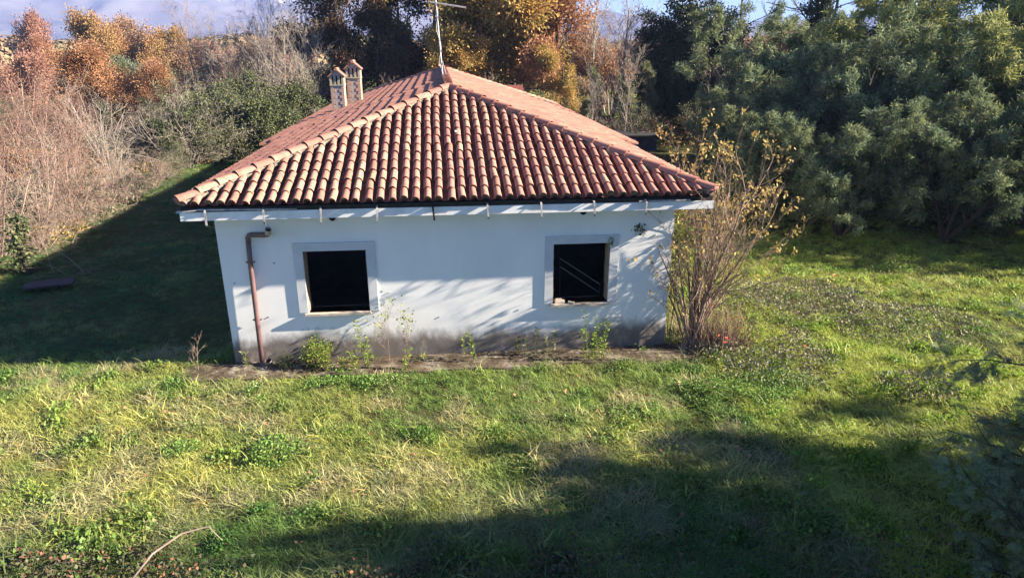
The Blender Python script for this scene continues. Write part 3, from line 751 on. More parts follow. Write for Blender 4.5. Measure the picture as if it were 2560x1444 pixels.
w, lf = tree_mesh(22, 8, lvr, 1, .05, .14, dict(n=46, rad=.45, size=.22, asp=.7, dirw=.4)); spec('oakF', w, lf, 'bark_grey', 'lf_brown', 'trunk')
# ivy-clad tall tree: dark, narrow
lvi = [L_(6, .05, .1, sides=6), L_(4, .12, .12, n=16, tmin=.10, ang=50, lf=.26, rf=.5), L_(3, .18, .0, n=5, tmin=.2, ang=50, lf=.5, rf=.5, rmin=.008)]
w, lf = tree_mesh(31, 10, lvi, 3, .16, .15, dict(n=135, rad=.22, size=.15, asp=.75, dirw=.3, droop=-.05)); spec('ivyT', w, lf, 'bark_dark', 'lf_dark', 'trunk')
lvc = [L_(6, .05, .1, sides=6), L_(3, .12, .0, n=34, tmin=.02, ang=70, lf=.10, rf=.4), L_(3, .2, .0, n=4, tmin=.1, ang=50, lf=.6, rf=.5, rmin=.006)]
w, lf = tree_mesh(33, 9, lvc, 1, .08, .14, dict(n=110, rad=.13, size=.12, asp=.8, dirw=.3, droop=-.08)); spec('ivyC', w, lf, 'bark_dark', 'lf_ivy', 'trunk')
# bare slender trees
lvb = [L_(6, .05, .12, sides=5, taper=.3), L_(5, .10, .10, n=16, tmin=.22, ang=34, lf=.42, rf=.42), L_(4, .13, .06, n=7, tmin=.18, ang=36, lf=.45, rf=.5), L_(3, .16, .03, n=5, tmin=.12, ang=38, lf=.5, rf=.6, rmin=.011)]
for k in range(3):
    w, lf = tree_mesh(41+k, 10, lvb, (1, 2, 3)[k], (.06, .14, .2)[k], .085, dict(n=1, rad=.05, size=.09, asp=.5)); spec('bare%d' % k, w, None, 'bark_grey', 'lf_brown', 'branches')
w, lf = tree_mesh(45, 10, [L_(5, .08, .0, sides=6, taper=.3), L_(6, .13, .02, n=9, tmin=.35, ang=60, lf=.65, rf=.5), L_(5, .16, .03, n=7, tmin=.15, ang=45, lf=.42, rf=.5), L_(4, .2, .03, n=6, tmin=.12, ang=42, lf=.45, rf=.6, rmin=.009)], 1, .1, .19, dict(n=2, rad=.1, size=.1, asp=.6)); spec('bareBig', w, None, 'bark_dark', 'lf_rust', 'branches')
# bare many-stemmed shrubs
lvs = [L_(6, .08, .04, sides=4, taper=.3), L_(5, .14, .04, n=5, tmin=.2, ang=38, lf=.48, rf=.55, rmin=.006), L_(4, .17, .02, n=5, tmin=.15, ang=42, lf=.48, rf=.6, rmin=.006), L_(3, .2, .0, n=3, tmin=.1, ang=45, lf=.5, rf=.7, rmin=.0045)]
for k in range(3):
    w, lf = tree_mesh(51+k, 4, lvs, (9, 6, 10)[k], .5, .034, dict(n=1, rad=.04, size=.06, asp=.6, keep=lambda h: np.full(h.shape, .12))); spec('shrub%d' % k, w, lf, ('bark_mauve', 'bark_pale', 'bark_grey')[k], 'lf_brown', 'branches', 'leaves')
# tangled bramble / scrub with green ivy patches
lvt = [L_(5, .14, .0, sides=3, taper=.4), L_(5, .2, -.02, n=6, tmin=.15, ang=50, lf=.55, rf=.6, rmin=.006), L_(4, .22, -.02, n=5, tmin=.1, ang=50, lf=.5, rf=.7, rmin=.005), L_(3, .25, 0, n=3, tmin=.1, ang=50, lf=.5, rf=.7, rmin=.004)]
for k in range(2):
    w, lf = tree_mesh(61+k, 3.6, lvt, 22, .75, .02, dict(n=7, rad=.10, size=.075, asp=.8, dirw=.3, keep=None, patch=1)); spec('scrub%d' % k, w, lf, 'bark_grey', 'lf_ivy', 'branches', 'leaves')
# olive and far rounded crowns
w, lf = tree_mesh(71, 5, lvr, 2, .2, .12, dict(n=42, rad=.22, size=.16, asp=.4, dirw=.6)); spec('olive', w, lf, 'bark_grey', 'lf_olive', 'trunk')

# mimosa: billowing heads of fine fronds
def mimosa(seed, H=6.0, n=34, ntr=4, lm='lf_mim'):
    r = np.random.default_rng(seed)
    lv = [L_(5, .10, .03, sides=5, taper=.35), L_(4, .14, .06, n=8, tmin=.12, ang=52, lf=.50, rf=.55), L_(3, .18, .04, n=6, tmin=.25, ang=48, lf=.5, rf=.5, rmin=.008), L_(3, .2, .02, n=4, tmin=.3, ang=42, lf=.5, rf=.5, rmin=.006)]
    P0 = np.zeros((ntr, 3)); a = np.arange(ntr)/ntr*2*np.pi+r.uniform(0, 1); sp = r.uniform(.25, .6, ntr)
    D = np.stack([np.cos(a)*sp, np.sin(a)*sp, np.ones(ntr)], 1); L = H*r.uniform(.72, .95, ntr); R = np.full(ntr, H*.016)
    (V, F), tips = skeleton(r, (P0, D, L, R), lv); V[:, 2] -= .1
    N = len(tips); idx = np.repeat(np.arange(N), n); m = N*n
    K = tips.shape[1]-1; t = r.random(m)**.7*K; i = np.minimum(t.astype(int), K-1); f = (t-i)[:, None]
    c = tips[idx, i]*(1-f)+tips[idx, i+1]*f; ax = nrm(tips[:, -1]-tips[:, 0])[idx]
    d = nrm(ax*.9+r.normal(0, .75, (m, 3))+np.array([0, 0, .15])); c = c+r.normal(0, .07, (m, 3))
    # arching frond of two thin segments
    s = (.17*(1+r.uniform(-.3, .5, m)))[:, None]; w = nrm(np.cross(d, r.normal(0, 1, (m, 3)))); wd = .034
    mid = c+d*s*.55; end = mid+nrm(d+np.array([0, 0, -.45]))*s*.55
    Vq = np.stack([c+w*wd*.15, c-w*wd*.15, mid-w*wd*.5, mid+w*wd*.5, end], 1).reshape(-1, 3)
    b = np.arange(m)*5
    Fq = np.stack([b, b+1, b+2, b+3], 1); Ft = np.stack([b+3, b+2, b+4], 1)
    return (V, F), (Vq, Fq, Ft)
for k in range(3):
    w, (Vq, Fq, Ft) = mimosa(81+k, 6.0, 54, (4, 5, 6)[k])
    key = 'mim%d' % k; SPEC[key] = (mesh('trunk', w[0], w[1], M['bark_dark']), mesh('foliage', Vq, [Fq, Ft], M['lf_mim']), 'trunk', 'foliage')

def near_mimosa(seed, H, nf):
    r = np.random.default_rng(seed)
    lv = [L_(5, .10, .0, sides=5, taper=.35), L_(4, .14, .04, n=9, tmin=.10, ang=58, lf=.50, rf=.55), L_(4, .18, .02, n=6, tmin=.2, ang=48, lf=.5, rf=.5, rmin=.004)]
    a = np.arange(4)/4*2*np.pi+1; D = np.stack([np.cos(a)*.45, np.sin(a)*.45, np.ones(4)], 1)
    (V, F), tips = skeleton(r, (np.zeros((4, 3)), D, H*r.uniform(.7, .9, 4), np.full(4, H*.014)), lv)
    N = len(tips); idx = np.repeat(np.arange(N), nf); m = len(idx); K = tips.shape[1]-1; t = r.random(m)**.8*K; i = np.minimum(t.astype(int), K-1); f = (t-i)[:, None]
    c = tips[idx, i]*(1-f)+tips[idx, i+1]*f+r.normal(0, .02, (m, 3)); d = nrm(nrm(tips[idx, -1]-tips[idx, 0])*.8+r.normal(0, .7, (m, 3))+np.array([0, 0, .1])); L = r.uniform(.12, .24, m)
    P, R_ = poly(r, c, d, L, np.full(m, .002), 4, .06, -.16); side = nrm(np.cross(d, r.normal(0, 1, (m, 3))+np.array([0, 0, 1.5])))
    qs = []
    for k in range(13):
        u = (k+.6)/13*4; j = min(int(u), 3); g = u-j; p = P[:, j]*(1-g)+P[:, j+1]*g; ax = nrm(P[:, j+1]-P[:, j]); ln = (L*.30*math.sin((k+1.5)/15*math.pi))[:, None]
        for sg in (-1, 1):
            e = p+(side*sg+ax*.55)*ln; w = ax*.0042; qs.append(np.stack([p-w, p+w, e+w*.6, e-w*.6], 1))
    Q = np.concatenate(qs).reshape(-1, 3)
    return (V, F), (Q, np.arange(len(Q)).reshape(-1, 4))
w, lf = near_mimosa(131, 3.3, 13); spec('mimN', w, lf, 'bark_dark', 'lf_mim', 'trunk', 'foliage')

# ---- far trees (beyond the plot)
far = [
 ('oakF', 'broad_tree', 'mauve brown half-bare tree at the far left against the mountain', -58.5, 105, 11.2, 'lf_mauve', .55),
 ('oakF', 'broad_tree', 'rust-red tree below the mauve one at the far left', -45.2, 80, 7.2, 'lf_rust', .6),
 ('oakF', 'broad_tree', 'tallest olive-brown rounded tree left of the valley', -43.2, 95, 10.6, 'lf_olivebrown', .72),
 ('oakF', 'broad_tree', 'golden-brown tree just right of the tallest olive-brown one', -39.6, 100, 10.2, 'lf_brown', .8),
 ('oakF', 'broad_tree', 'brown tree third along the far ridge of autumn trees', -34.6, 95, 8.8, 'lf_olivebrown', .85),
 ('oakF', 'broad_tree', 'pinkish brown tree lower on the far tree ridge', -33.0, 100, 7.9, 'lf_brown', 1.2),
 ('oakF', 'broad_tree', 'small pinkish brown far tree partly behind bare stems', -29.5, 104, 6.9, 'lf_mauve', 1.2),
 ('oakF', 'broad_tree', 'brown far tree behind the tall bare trees left of the chimneys', -21.2, 95, 7.3, 'lf_brown', 1.3),
 ('oakF', 'broad_tree', 'low brown tree in the gap left of the dark trees', -14.0, 80, 6.6, 'lf_mauve', 1.2),
 ('olive', 'olive_tree', 'dusty green olive tree above the orange oak', -29.8, 68, 5.4, None, 1.2),
 ('olive', 'olive_tree', 'second dusty olive tree right of the first', -26.0, 66, 4.9, None, 1.2),
 ('olive', 'olive_tree', 'pale olive tree lowest of the three above the orange oak', -22.6, 60, 3.6, None, 1.2),
 ('olive', 'straw_bush', 'straw-yellow bush beside the olive trees', -23.2, 62, 4.4, 'lf_straw', .7),
 ('oakF', 'broad_tree', 'grey-brown tree at the left edge behind the orange oak', -30.7, 50, 5.6, 'lf_mauve', .9),
 ('oakF', 'broad_tree', 'tawny far tree left of the orange oak', -27.5, 58, 4.6, 'lf_paleivy', 1.1),
 ('oakF', 'broad_tree', 'rust-leaved tree glowing behind the bare branches at upper right', 36.0, 52, 8.0, 'lf_rust', 1.0),
 ('oakF', 'broad_tree', 'pinkish brown thin-leaved tree right of the golden oaks', 21.8, 60, 7.0, 'lf_mauve', .8),
 ('oakF', 'broad_tree', 'brown tree far behind the ivy-clad trees', 28.0, 64, 7.0, 'lf_mauve', 1.0),
]
rp = np.random.default_rng(5)
for key, nm, lab, x, y, h, lm, wd in far:
    me = SPEC[key]; H0 = {'oakF': 8.9, 'olive': 5.2}[key]
    s = h/H0; t = place(key, nm, lab, 'bush' if nm.endswith('bush') else 'tree', x, y, s*wd, rp.uniform(0, 6.28), 'far autumn trees' if key == 'oakF' else 'olive trees', 1/wd, lm=lm)
place('oakR', 'orange_oak', 'bright orange-leaved oak on the left beyond the bare shrubs', 'tree', -20.9, 42, 1.0, .4, sz=.86)
place('oakR', 'orange_oak', 'smaller orange-brown oak at the right foot of the bright orange one', 'tree', -16.6, 39.5, .72, 2.1)
place('ivyT', 'evergreen_tree', 'dark evergreen clump in the shade below the orange oak', 'tree', -14.2, 34, .32, 1.0)
place('ivyT', 'evergreen_tree', 'second dark evergreen clump between the orange oak and the grey scrub', 'tree', -17.5, 35, .30, 2.0)

# ---- bare tall trees left of the chimneys and elsewhere
bt = [(-15.4, 48, 8.9, 0, 'leftmost tall bare tree of the pale row before the mountain'), (-12.1, 42, 8.2, 1, 'slender bare tree second from the left in the pale row'),
      (-11.0, 46, 10.2, 2, 'bare tree with fine fan of twigs reaching the top of the picture'), (-8.2, 40, 8.8, 0, 'bare tree in the middle of the pale row'),
      (-7.0, 44, 11.0, 1, 'tall twin-stemmed bare tree left of the chimneys'), (-4.5, 38, 9.4, 2, 'dark-stemmed bare tree directly left of the chimneys'),
      (-3.4, 46, 8.6, 0, 'bare tree seen just above the chimneys'), (-9.8, 36, 6.6, 1, 'lower bare tree before the pale row'), (-6.1, 35, 7.4, 0, 'thin bare tree standing in front of the pale row near the chimneys'),
      (16.3, 42, 11.5, 0, 'slim bare tree right beside the golden oaks'), (17.3, 40, 12.8, 1, 'taller forked bare tree against the blue gap of sky'), (18.4, 44, 11.4, 2, 'bare tree right of the blue gap of sky'),
      (13.9, 31, 6.2, 1, 'leaning bare tree at the right foot of the golden oaks'), (15.8, 30, 5.6, 0, 'crooked bare tree beside the pale ivy columns'),
      (22.6, 33, 6.4, 2, 'thin bare tree before the dark ivy-clad trees'), (6.9, 31, 5.2, 2, 'pale twiggy young tree right above the roof ridge'), (1.0, 31, 4.9, 1, 'twiggy bare young tree right of the chimneys'), (25.5, 44, 11, 1, 'bare tree above the mimosa left of the rust-leaved tree'), (-13.4, 44, 9.6, 1, 'bare tree between the two leftmost ones of the pale row'), (-9.2, 43, 9.8, 2, 'bare tree with crossing twigs in the middle of the pale row'), (-5.8, 41, 10.4, 0, 'tall straight bare tree near the right end of the pale row'), (-4.2, 34, 7.6, 1, 'dark forked bare tree before the chimneys'), (-7.6, 37, 8.6, 2, 'broad bare tree in front of the pale row'), (-10.6, 39, 8.4, 1, 'thin bare tree rising over the ivy scrub')]
for i, (x, y, h, k, lab) in enumerate(bt):
    place('bare%d' % k, 'bare_tree', lab, 'tree', x, y, h/10.2*(1.0), rp.uniform(0, 6.28), 'bare trees behind the house', wm=('bark_pale' if i in (0, 1, 2, 3, 6, 7, 15, 16) else None))
place('bareBig', 'bare_tree', 'big dark bare tree with spreading limbs against the white sky at upper right', 'tree', 31.0, 36, 1.15, .6)
place('bareBig', 'bare_tree', 'second dark spreading bare tree left of the ivy-wrapped trunks', 'tree', 27.4, 38, 1.05, 2.9)

# ---- golden oaks behind the roof
gt = [(-1.9, 42, 10.5, 'oakB', 'lf_darkred', 'dark reddish-leaved tree directly behind the chimneys'), (.9, 45, 12.6, 'oakA', 'lf_darkred', 'tall dark tree between the chimneys and the golden oaks'),
      (3.2, 43, 12.0, 'oakB', None, 'golden oak left of the antenna mast'), (6.9, 40, 12.5, 'oakA', None, 'golden oak just right of the antenna mast'), (10.2, 42, 13.5, 'oakB', None, 'tallest golden-orange oak above the right slope of the roof'),
      (12.6, 38, 10.8, 'oakA', 'lf_orange', 'orange-gold oak at the right end of the golden row'), (12.4, 33.5, 5.6, 'oakB', None, 'low yellow-gold oak hanging over the right slope of the roof'), (5.0, 36, 7.0, 'oakA', 'lf_gold', 'low olive-gold oak right behind the ridge'), (8.6, 45, 13.4, 'oakA', 'lf_brown', 'brown-leaved oak standing between the two golden ones'), (-.6, 39, 8.4, 'oakB', 'lf_darkred', 'low dark tree right of the chimneys'), (14.6, 44, 11.0, 'oakB', 'lf_orange', 'far orange oak at the right of the row')]
for x, y, h, key, lm, lab in gt:
    place(key, 'oak_tree', lab, 'tree', x, y, h/11.2, rp.uniform(0, 6.28), 'oaks behind the house', 1.0, lm=lm)

# ---- ivy-clad dark trees
it = [(19.8, 38, 9.3, 'ivyT', None, 'dark ivy-clad tree at the left of the evergreen group'), (22.0, 37, 11.0, 'ivyT', None, 'tallest dark ivy-clad tree behind the golden shrub'), (24.9, 39, 10.3, 'ivyT', None, 'dark ivy-clad tree at the right of the evergreen group'),
      (20.9, 33, 6.0, 'ivyT', None, 'lower ivy-clad tree in front of the evergreen group'), (24.0, 32, 6.5, 'ivyT', None, 'dark ivy-covered tree touching the mimosas'),
      (15.2, 34, 4.9, 'ivyC', 'lf_paleivy', 'pale ivy-wrapped trunk right of the golden oaks'), (16.9, 33, 4.4, 'ivyC', 'lf_paleivy', 'second pale ivy-wrapped trunk above the end of the roof'), (18.7, 33, 5.2, 'ivyC', 'lf_paleivy', 'pale ivy-wrapped trunk nearest the dark evergreens'),
      (30.2, 33, 11.5, 'ivyC', 'lf_dark', 'dark ivy-wrapped trunk first above the mimosas'), (34.3, 34, 11.8, 'ivyC', 'lf_dark', 'dark ivy-wrapped trunk in the middle above the mimosas'), (37.4, 35, 11.5, 'ivyC', 'lf_dark', 'dark ivy-wrapped trunk at the right above the mimosas'),
      (12.9, 30, 3.0, 'ivyC', 'lf_ivy', 'short ivy-covered stump beyond the roof end')]
for x, y, h, key, lm, lab in it:
    place(key, 'ivy_clad_tree', lab, 'tree', x, y, h/(10.2 if key == 'ivyT' else 9.0)*(1 if key == 'ivyT' else 1), rp.uniform(0, 6.28), 'ivy-clad trees', 1.0, lm=lm)

# ---- scrub with ivy, centre left
sc = [(-9.0, 24.5, 4.4, 0, 'grey tangle of bare scrub with green ivy at its left end'), (-8.0, 26.5, 4.0, 1, 'ivy-green scrub thicket beside the left roof edge'), (-7.4, 30.5, 4.6, 0, 'taller ivy-covered scrub behind the left roof edge'), (-5.5, 31.5, 4.4, 1, 'green scrub left below the chimneys'),
      (-11.2, 29.5, 2.6, 1, 'grey scrub thicket above the lawn corner'), (-6.4, 36.5, 4.4, 0, 'pale scrub at the foot of the bare trees'), (-9.6, 33.0, 4.6, 1, 'twiggy scrub with ivy under the pale bare row'), (-13.5, 33.5, 3.0, 0, 'grey twiggy scrub right of the orange oak'),
      (-8.7, 21.0, 1.7, 1, 'low dark bramble mound on the lawn corner'), (16.6, 31.5, 3.0, 0, 'scrub thicket beyond the shed'), (21.6, 30, 3.2, 1, 'scrub under the dark ivy-clad trees'), (12.0, 29.6, 2.4, 1, 'low scrub behind the right roof edge'), (27.0, 30, 3.8, 0, 'scrub behind the mimosas')]
for x, y, h, k, lab in sc:
    place('scrub%d' % k, 'ivy_scrub', lab, 'bush', x, y, h/3.7, rp.uniform(0, 6.28), 'ivy-grown scrub thickets', 1.0)

# ---- bare shrubs, left
bs = [(-9.1, 8.2, 4.6, 1, 'pale bare shrub nearest at the left edge'), (-8.9, 10.2, 3.6, 1, 'bare shrub with pale arching stems beside the lawn shadow'), (-8.9, 12.3, 3.8, 0, 'reddish bare shrub behind the pale arching one'), (-11.6, 15.0, 4.4, 0, 'tall reddish bare shrub in the middle of the thicket'),
      (-9.0, 16.3, 2.7, 2, 'grey bare shrub at the lawn edge'), (-9.3, 14.3, 3.2, 1, 'bare shrub with white-grey stems in the middle of the thicket'), (-13.2, 15.5, 5.2, 0, 'tall reddish bare shrub at the left edge'), (-12.2, 18.6, 4.0, 0, 'reddish twiggy shrub before the bracken'),
      (-12.4, 23.3, 3.8, 2, 'dark grey bare shrub before the orange oak'), (-16.0, 21.5, 4.9, 0, 'mauve bare shrub at the far left'), (-10.4, 19.4, 2.2, 2, 'low grey bare shrub by the green patch'), (-11.0, 11.3, 4.2, 0, 'mauve shrub behind the nearest pale one'), (-14.5, 27.5, 4.5, 2, 'grey bare shrub under the orange oak'),
      (-18.5, 27.0, 5.0, 0, 'mauve bare shrub at the left edge before the orange oak'), (-9.4, 6.6, 2.2, 0, 'low tangled bare shrub at the left edge near the ivy stump'), (-17.5, 32.0, 4.4, 0, 'reddish bare shrub beneath the orange oak'), (-10.2, 13.2, 3.6, 2, 'grey bare shrub in the middle of the thicket'), (-12.9, 20.9, 4.2, 0, 'reddish bare shrub just before the bracken strip'), (-21, 33, 5.0, 0, 'mauve shrub far left under the orange oak'), (-10.6, 26.0, 4.0, 2, 'grey bare shrub at the left end of the ivy scrub'), (-9.6, 28.5, 4.4, 2, 'tall grey bare shrub rising behind the ivy scrub'), (-12.6, 27.6, 3.8, 1, 'pale twiggy shrub between the orange oak and the ivy scrub'), (-6.6, 33.6, 4.6, 2, 'grey bare shrub under the tall bare trees'), (-10.9, 32.2, 4.8, 1, 'pale bare shrub right of the orange oak'), (-8.2, 35.4, 5.0, 2, 'grey twiggy shrub at the foot of the pale bare row')]
for x, y, h, k, lab in bs:
    place('shrub%d' % k, 'bare_shrub', lab, 'shrub', x, y, h/4.1, rp.uniform(0, 6.28), 'bare shrubs left of the lawn', 1.0)

w, lf = tree_mesh(63, 3.4, lvt, 18, .6, .02, dict(n=40, rad=.14, size=.10, asp=.8, dirw=.3, droop=-.05)); spec('ivyB', w, lf, 'bark_grey', 'lf_ivy', 'branches', 'leaves')
for x, y, h, lab in [(-7.0, 27.8, 3.9, 'rounded green ivy mound beside the left roof edge'), (-9.4, 25.6, 2.9, 'dark green ivy mound above the lawn corner'), (-6.2, 32.8, 4.3, 'ivy mound left below the chimneys')]:
    place('ivyB', 'ivy_mound', lab, 'bush', x, y, h/3.6, rp.uniform(0, 6.28), 'ivy mounds left of the roof')
w, lf = tree_mesh(66, 2.4, lvt, 16, 1.0, .017, None); spec('tangle', w, None, 'bark_pale', 'lf_brown', 'stems')
for x, y, h, lab in [(-8.7, 7.0, 1.9, 'low pale tangle of stems nearest at the left edge'), (-8.3, 9.0, 2.0, 'low pale tangle of stems beside the shadow edge'), (-8.3, 11.2, 1.9, 'pale arching stems hanging over the lawn shadow'), (-8.4, 13.4, 2.1, 'pale tangle of stems in the middle of the lawn edge'), (-8.4, 15.8, 2.0, 'pale tangle of stems below the grey shrub'), (-8.6, 18.6, 1.7, 'farthest pale tangle of stems by the lawn corner'), (-10.8, 8.6, 2.2, 'pale tangle of stems at the left edge behind the nearest one')]:
    place('tangle', 'stem_tangle', lab, 'shrub', x, y, h/2.3, rp.uniform(0, 6.28), 'low tangles of pale stems')

# ivy-clad stump at the left
w, lf = tree_mesh(91, 1.9, [L_(5, .06, .1, sides=5), L_(3, .15, 0, n=12, tmin=.02, ang=70, lf=.2, rf=.4), L_(2, .2, 0, n=4, tmin=.1, ang=50, lf=.6, rf=.5)], 1, .05, .05, dict(n=16, rad=.06, size=.10, asp=.85, dirw=.3, droop=-.05))
spec('stump', w, lf, 'bark_dark', 'lf_lime', 'trunk', 'ivy_leaves')
place('stump', 'ivy_stump', 'slim stump wrapped in bright green ivy at the left edge', 'stump', -7.4, 6.6, .92, 0, lm='lf_ivy')

# ---- mimosas right
mm = [(15.7, 11.0, 4.3, 0, None, 'mimosa bush directly behind the golden shrub'), (17.6, 8.3, 4.3, 1, None, 'front mimosa with feathery grey-green fronds at the lawn edge'), (20.6, 7.2, 4.6, 2, None, 'front mimosa in the middle of the right side'), (23.4, 6.6, 5.0, 0, None, 'front mimosa near the right edge of the lawn'),
      (18.9, 14.5, 5.9, 1, None, 'mimosa of the second row behind the golden shrub'), (21.0, 12.2, 6.7, 2, None, 'rounded mimosa rising in the middle of the group'), (24.8, 11.4, 7.4, 0, 'lf_mim_sunlit', 'yellow-green mimosa catching the sun at the right'), (21.8, 20.5, 7.6, 1, None, 'rear mimosa below the spreading bare tree'),
      (26.0, 17.5, 9.4, 2, 'lf_mim_sunlit', 'tall mimosa in sunlit yellow tint at the back of the group'), (27.6, 9.4, 7.0, 1, 'lf_mim_sunlit', 'mimosa in sunlit yellow-green tint at the right edge'), (18.6, 20.5, 4.3, 0, None, 'low mimosa before the dark ivy-clad trees'), (30.5, 15.5, 10.5, 0, None, 'tall grey-green mimosa at the upper right corner'), (25.6, 5.0, 4.2, 2, None, 'low mimosa at the right edge of the lawn'), (24.6, 24.5, 8.2, 0, None, 'mimosa at the back under the ivy-wrapped trunks'), (29.0, 8.6, 6.4, 0, 'lf_mim_sunlit', 'mimosa just showing at the right edge behind the front ones'), (33.0, 13.0, 10.0, 1, 'lf_mim_sunlit', 'tall mimosa at the back of the right edge')]
for x, y, h, k, lm, lab in mm:
    place('mim%d' % k, 'mimosa', lab, 'tree', x, y, h/6.3*1.06, rp.uniform(0, 6.28), 'mimosas right of the lawn', .94, lm=lm)
# near mimosa at the lower right and its off-frame neighbours
place('mimN', 'mimosa', 'small near mimosa with sprays reaching over the shaded grass at the lower right', 'tree', 10.9, -7.3, .74, 2.6, None, .95)
place('mimN', 'mimosa', 'dark near mimosa with fine fronds at the lower right corner', 'tree', 12.0, -6.9, 1.08, 1.2, None, .93)
place('mimN', 'mimosa', 'near mimosa at the right edge in front of the lawn', 'tree', 13.6, -5.7, .78, 2.2, None, 1.0)
for i, (x, y, h) in enumerate([(14.6, -8.2, 5.6), (16.7, -8.3, 7.0), (19.0, -8.3, 8.6), (21.6, -8.7, 9.8), (24.6, -9.2, 11.4)]):
    place('ivyT', 'evergreen_tree', ('lowest', 'second lowest', 'middle', 'second tallest', 'tallest')[i]+' of the dark evergreens beyond the lower right corner', 'tree', x, y, h/10.2, i*2.1, 'evergreens beyond the lower right corner')
for i, (x, y, s) in enumerate([(16.6, -8.6, .95), (19.2, -9.0, 1.1), (22.5, -9.9, 1.25), (26.5, -11.4, 1.4), (14.2, -10.2, .85), (19.5, -12.0, 1.3), (15.0, -13.2, 1.1), (14.6, -9.0, .62), (18.2, -9.3, .85), (21.0, -9.8, 1.05), (24.5, -10.6, 1.3), (17.5, -11.5, 1.1)]):
    place('mim%d' % (i % 3), 'mimosa', ('first', 'second', 'third', 'fourth', 'fifth', 'sixth', 'seventh', 'eighth', 'ninth', 'tenth', 'eleventh', 'twelfth')[i]+' mimosa of the row beyond the lower right corner', 'tree', x, y, s, i*1.3, 'mimosas beyond the lower right corner')

# ---- hero shrub at the right corner of the house
def hero():
    r = np.random.default_rng(101); n = 26
    a = r.uniform(0, 2*np.pi, n); sp = r.uniform(.10, .70, n)
    D = np.stack([np.cos(a)*sp+.22, np.abs(np.sin(a))*sp*.75+.13, np.ones(n)], 1)
    P0 = np.stack([r.normal(0, .10, n), np.abs(r.normal(0, .12, n)), np.zeros(n)], 1); L = r.uniform(2.1, 3.7, n)
    D[0] = (-.62, -.12, 1); L[0] = 2.0; D[1] = (-.42, .05, 1); L[1] = 2.6; D[2] = (-.30, 0, 1); L[2] = 3.0; D[3] = (.12, .1, 1); L[3] = 3.7; D[4] = (.66, .1, 1); L[4] = 2.5
    R = .0095*L+.002
    lv = [L_(8, .075, .045, sides=5, taper=.3), L_(6, .12, .05, n=7, tmin=.25, ang=32, lf=.48, rf=.5, rmin=.004), L_(4, .10, .10, n=5, tmin=.15, ang=28, lf=.5, rf=.6, rmin=.003), L_(3, .12, .06, n=3, tmin=.15, ang=30, lf=.5, rf=.7, rmin=.0024)]
    (V, F), tips = skeleton(r, (P0, D, L, R), lv); V[:, 2] -= .05
    E = tips[:, -1]; keep = (r.random(len(E)) < np.clip((np.hypot(E[:, 0]-.2, E[:, 1])*.5+E[:, 2]*.22-1.05), .015, .36))
    E = E[keep]; m = 6; c = np.repeat(E, m, 0)+r.normal(0, .035, (len(E)*m, 3)); d = r.normal(0, .8, c.shape)+np.array([0, 0, -.35])
    lf = leaves(r, c, d, .08, .6)
    S_ = tips[:, 2][r.random(len(tips)) < .04]; c2 = np.repeat(S_, 3, 0)+r.normal(0, .03, (len(S_)*3, 3)); lf2 = leaves(r, c2, r.normal(0, .8, c2.shape)+np.array([0, 0, -.3]), .085, .6)
    lf = join([lf, lf2])
    t = thing('corner_shrub', 'large multi-stemmed shrub with golden leaves at its tips by the right corner of the house', 'shrub', (9.3, -.30, .02))
    obj('stems', mesh('stems', V, F, M['bark_brown'], True), t); obj('leaves', mesh('leaves', lf[0], lf[1], M['lf_shrub']), t)
hero()
# climber on the right corner of the wall
def climber():
    r = np.random.default_rng(111); n = 6
    P0 = np.stack([r.uniform(-.05, .15, n), r.uniform(-.06, .1, n), np.zeros(n)], 1); D = np.tile(arr(0, 0, 1), (n, 1)); L = r.uniform(2.4, 3.05, n)
    lv = [L_(10, .05, .1, sides=4), L_(3, .2, -.1, n=12, tmin=.35, ang=60, lf=.10, rf=.5, rmin=.003)]
    (V, F), tips = skeleton(r, (P0, D, L, np.full(n, .008)), lv)
    E = tips.reshape(-1, 3); E = E[(E[:, 2] > 1.2+.5*r.random(len(E)))]; c = np.repeat(E, 3, 0)+r.normal(0, .05, (len(E)*3, 3))
    lf = leaves(r, c, r.normal(0, .6, c.shape)+arr(0, 0, -.6), .075, .7)
    t = thing('climbing_plant', 'yellow-green climbing plant on the right corner of the house below the eave', 'plant', (8.83, .12, .0))
    obj('stems', mesh('stems', V, F, M['bark_brown']), t); obj('leaves', mesh('leaves', lf[0], lf[1], M['lf_lime']), t)
climber()
def ivyclump(seed, loc, label, n=40, rad=.07, size=.07, mt='lf_ivy', name='ivy_sprig'):
    r = np.random.default_rng(seed); c = r.normal(0, rad, (n, 3)); lf = leaves(r, c, r.normal(0, .7, c.shape), size, .8)
    P, R = poly(r, np.zeros((3, 3)), r.normal(0, .5, (3, 3))+arr(1, -.2, 0), np.full(3, rad*3), np.full(3, .006), 4, .2, 0); w = tubes(P, R)
    t = thing(name, label, 'plant', loc); obj('stems', mesh('stems', w[0], w[1], M['bark_brown']), t); obj('leaves', mesh('leaves', lf[0], lf[1], M[mt]), t)
ivyclump(1, (8.06, -.06, 2.62), 'small dark ivy sprig on the wall right of the right window', 45, .07, .06)
ivyclump(2, (7.50, -.06, 2.33), 'small green sprig at the upper right corner of the right window', 22, .045, .07, 'lf_lime')
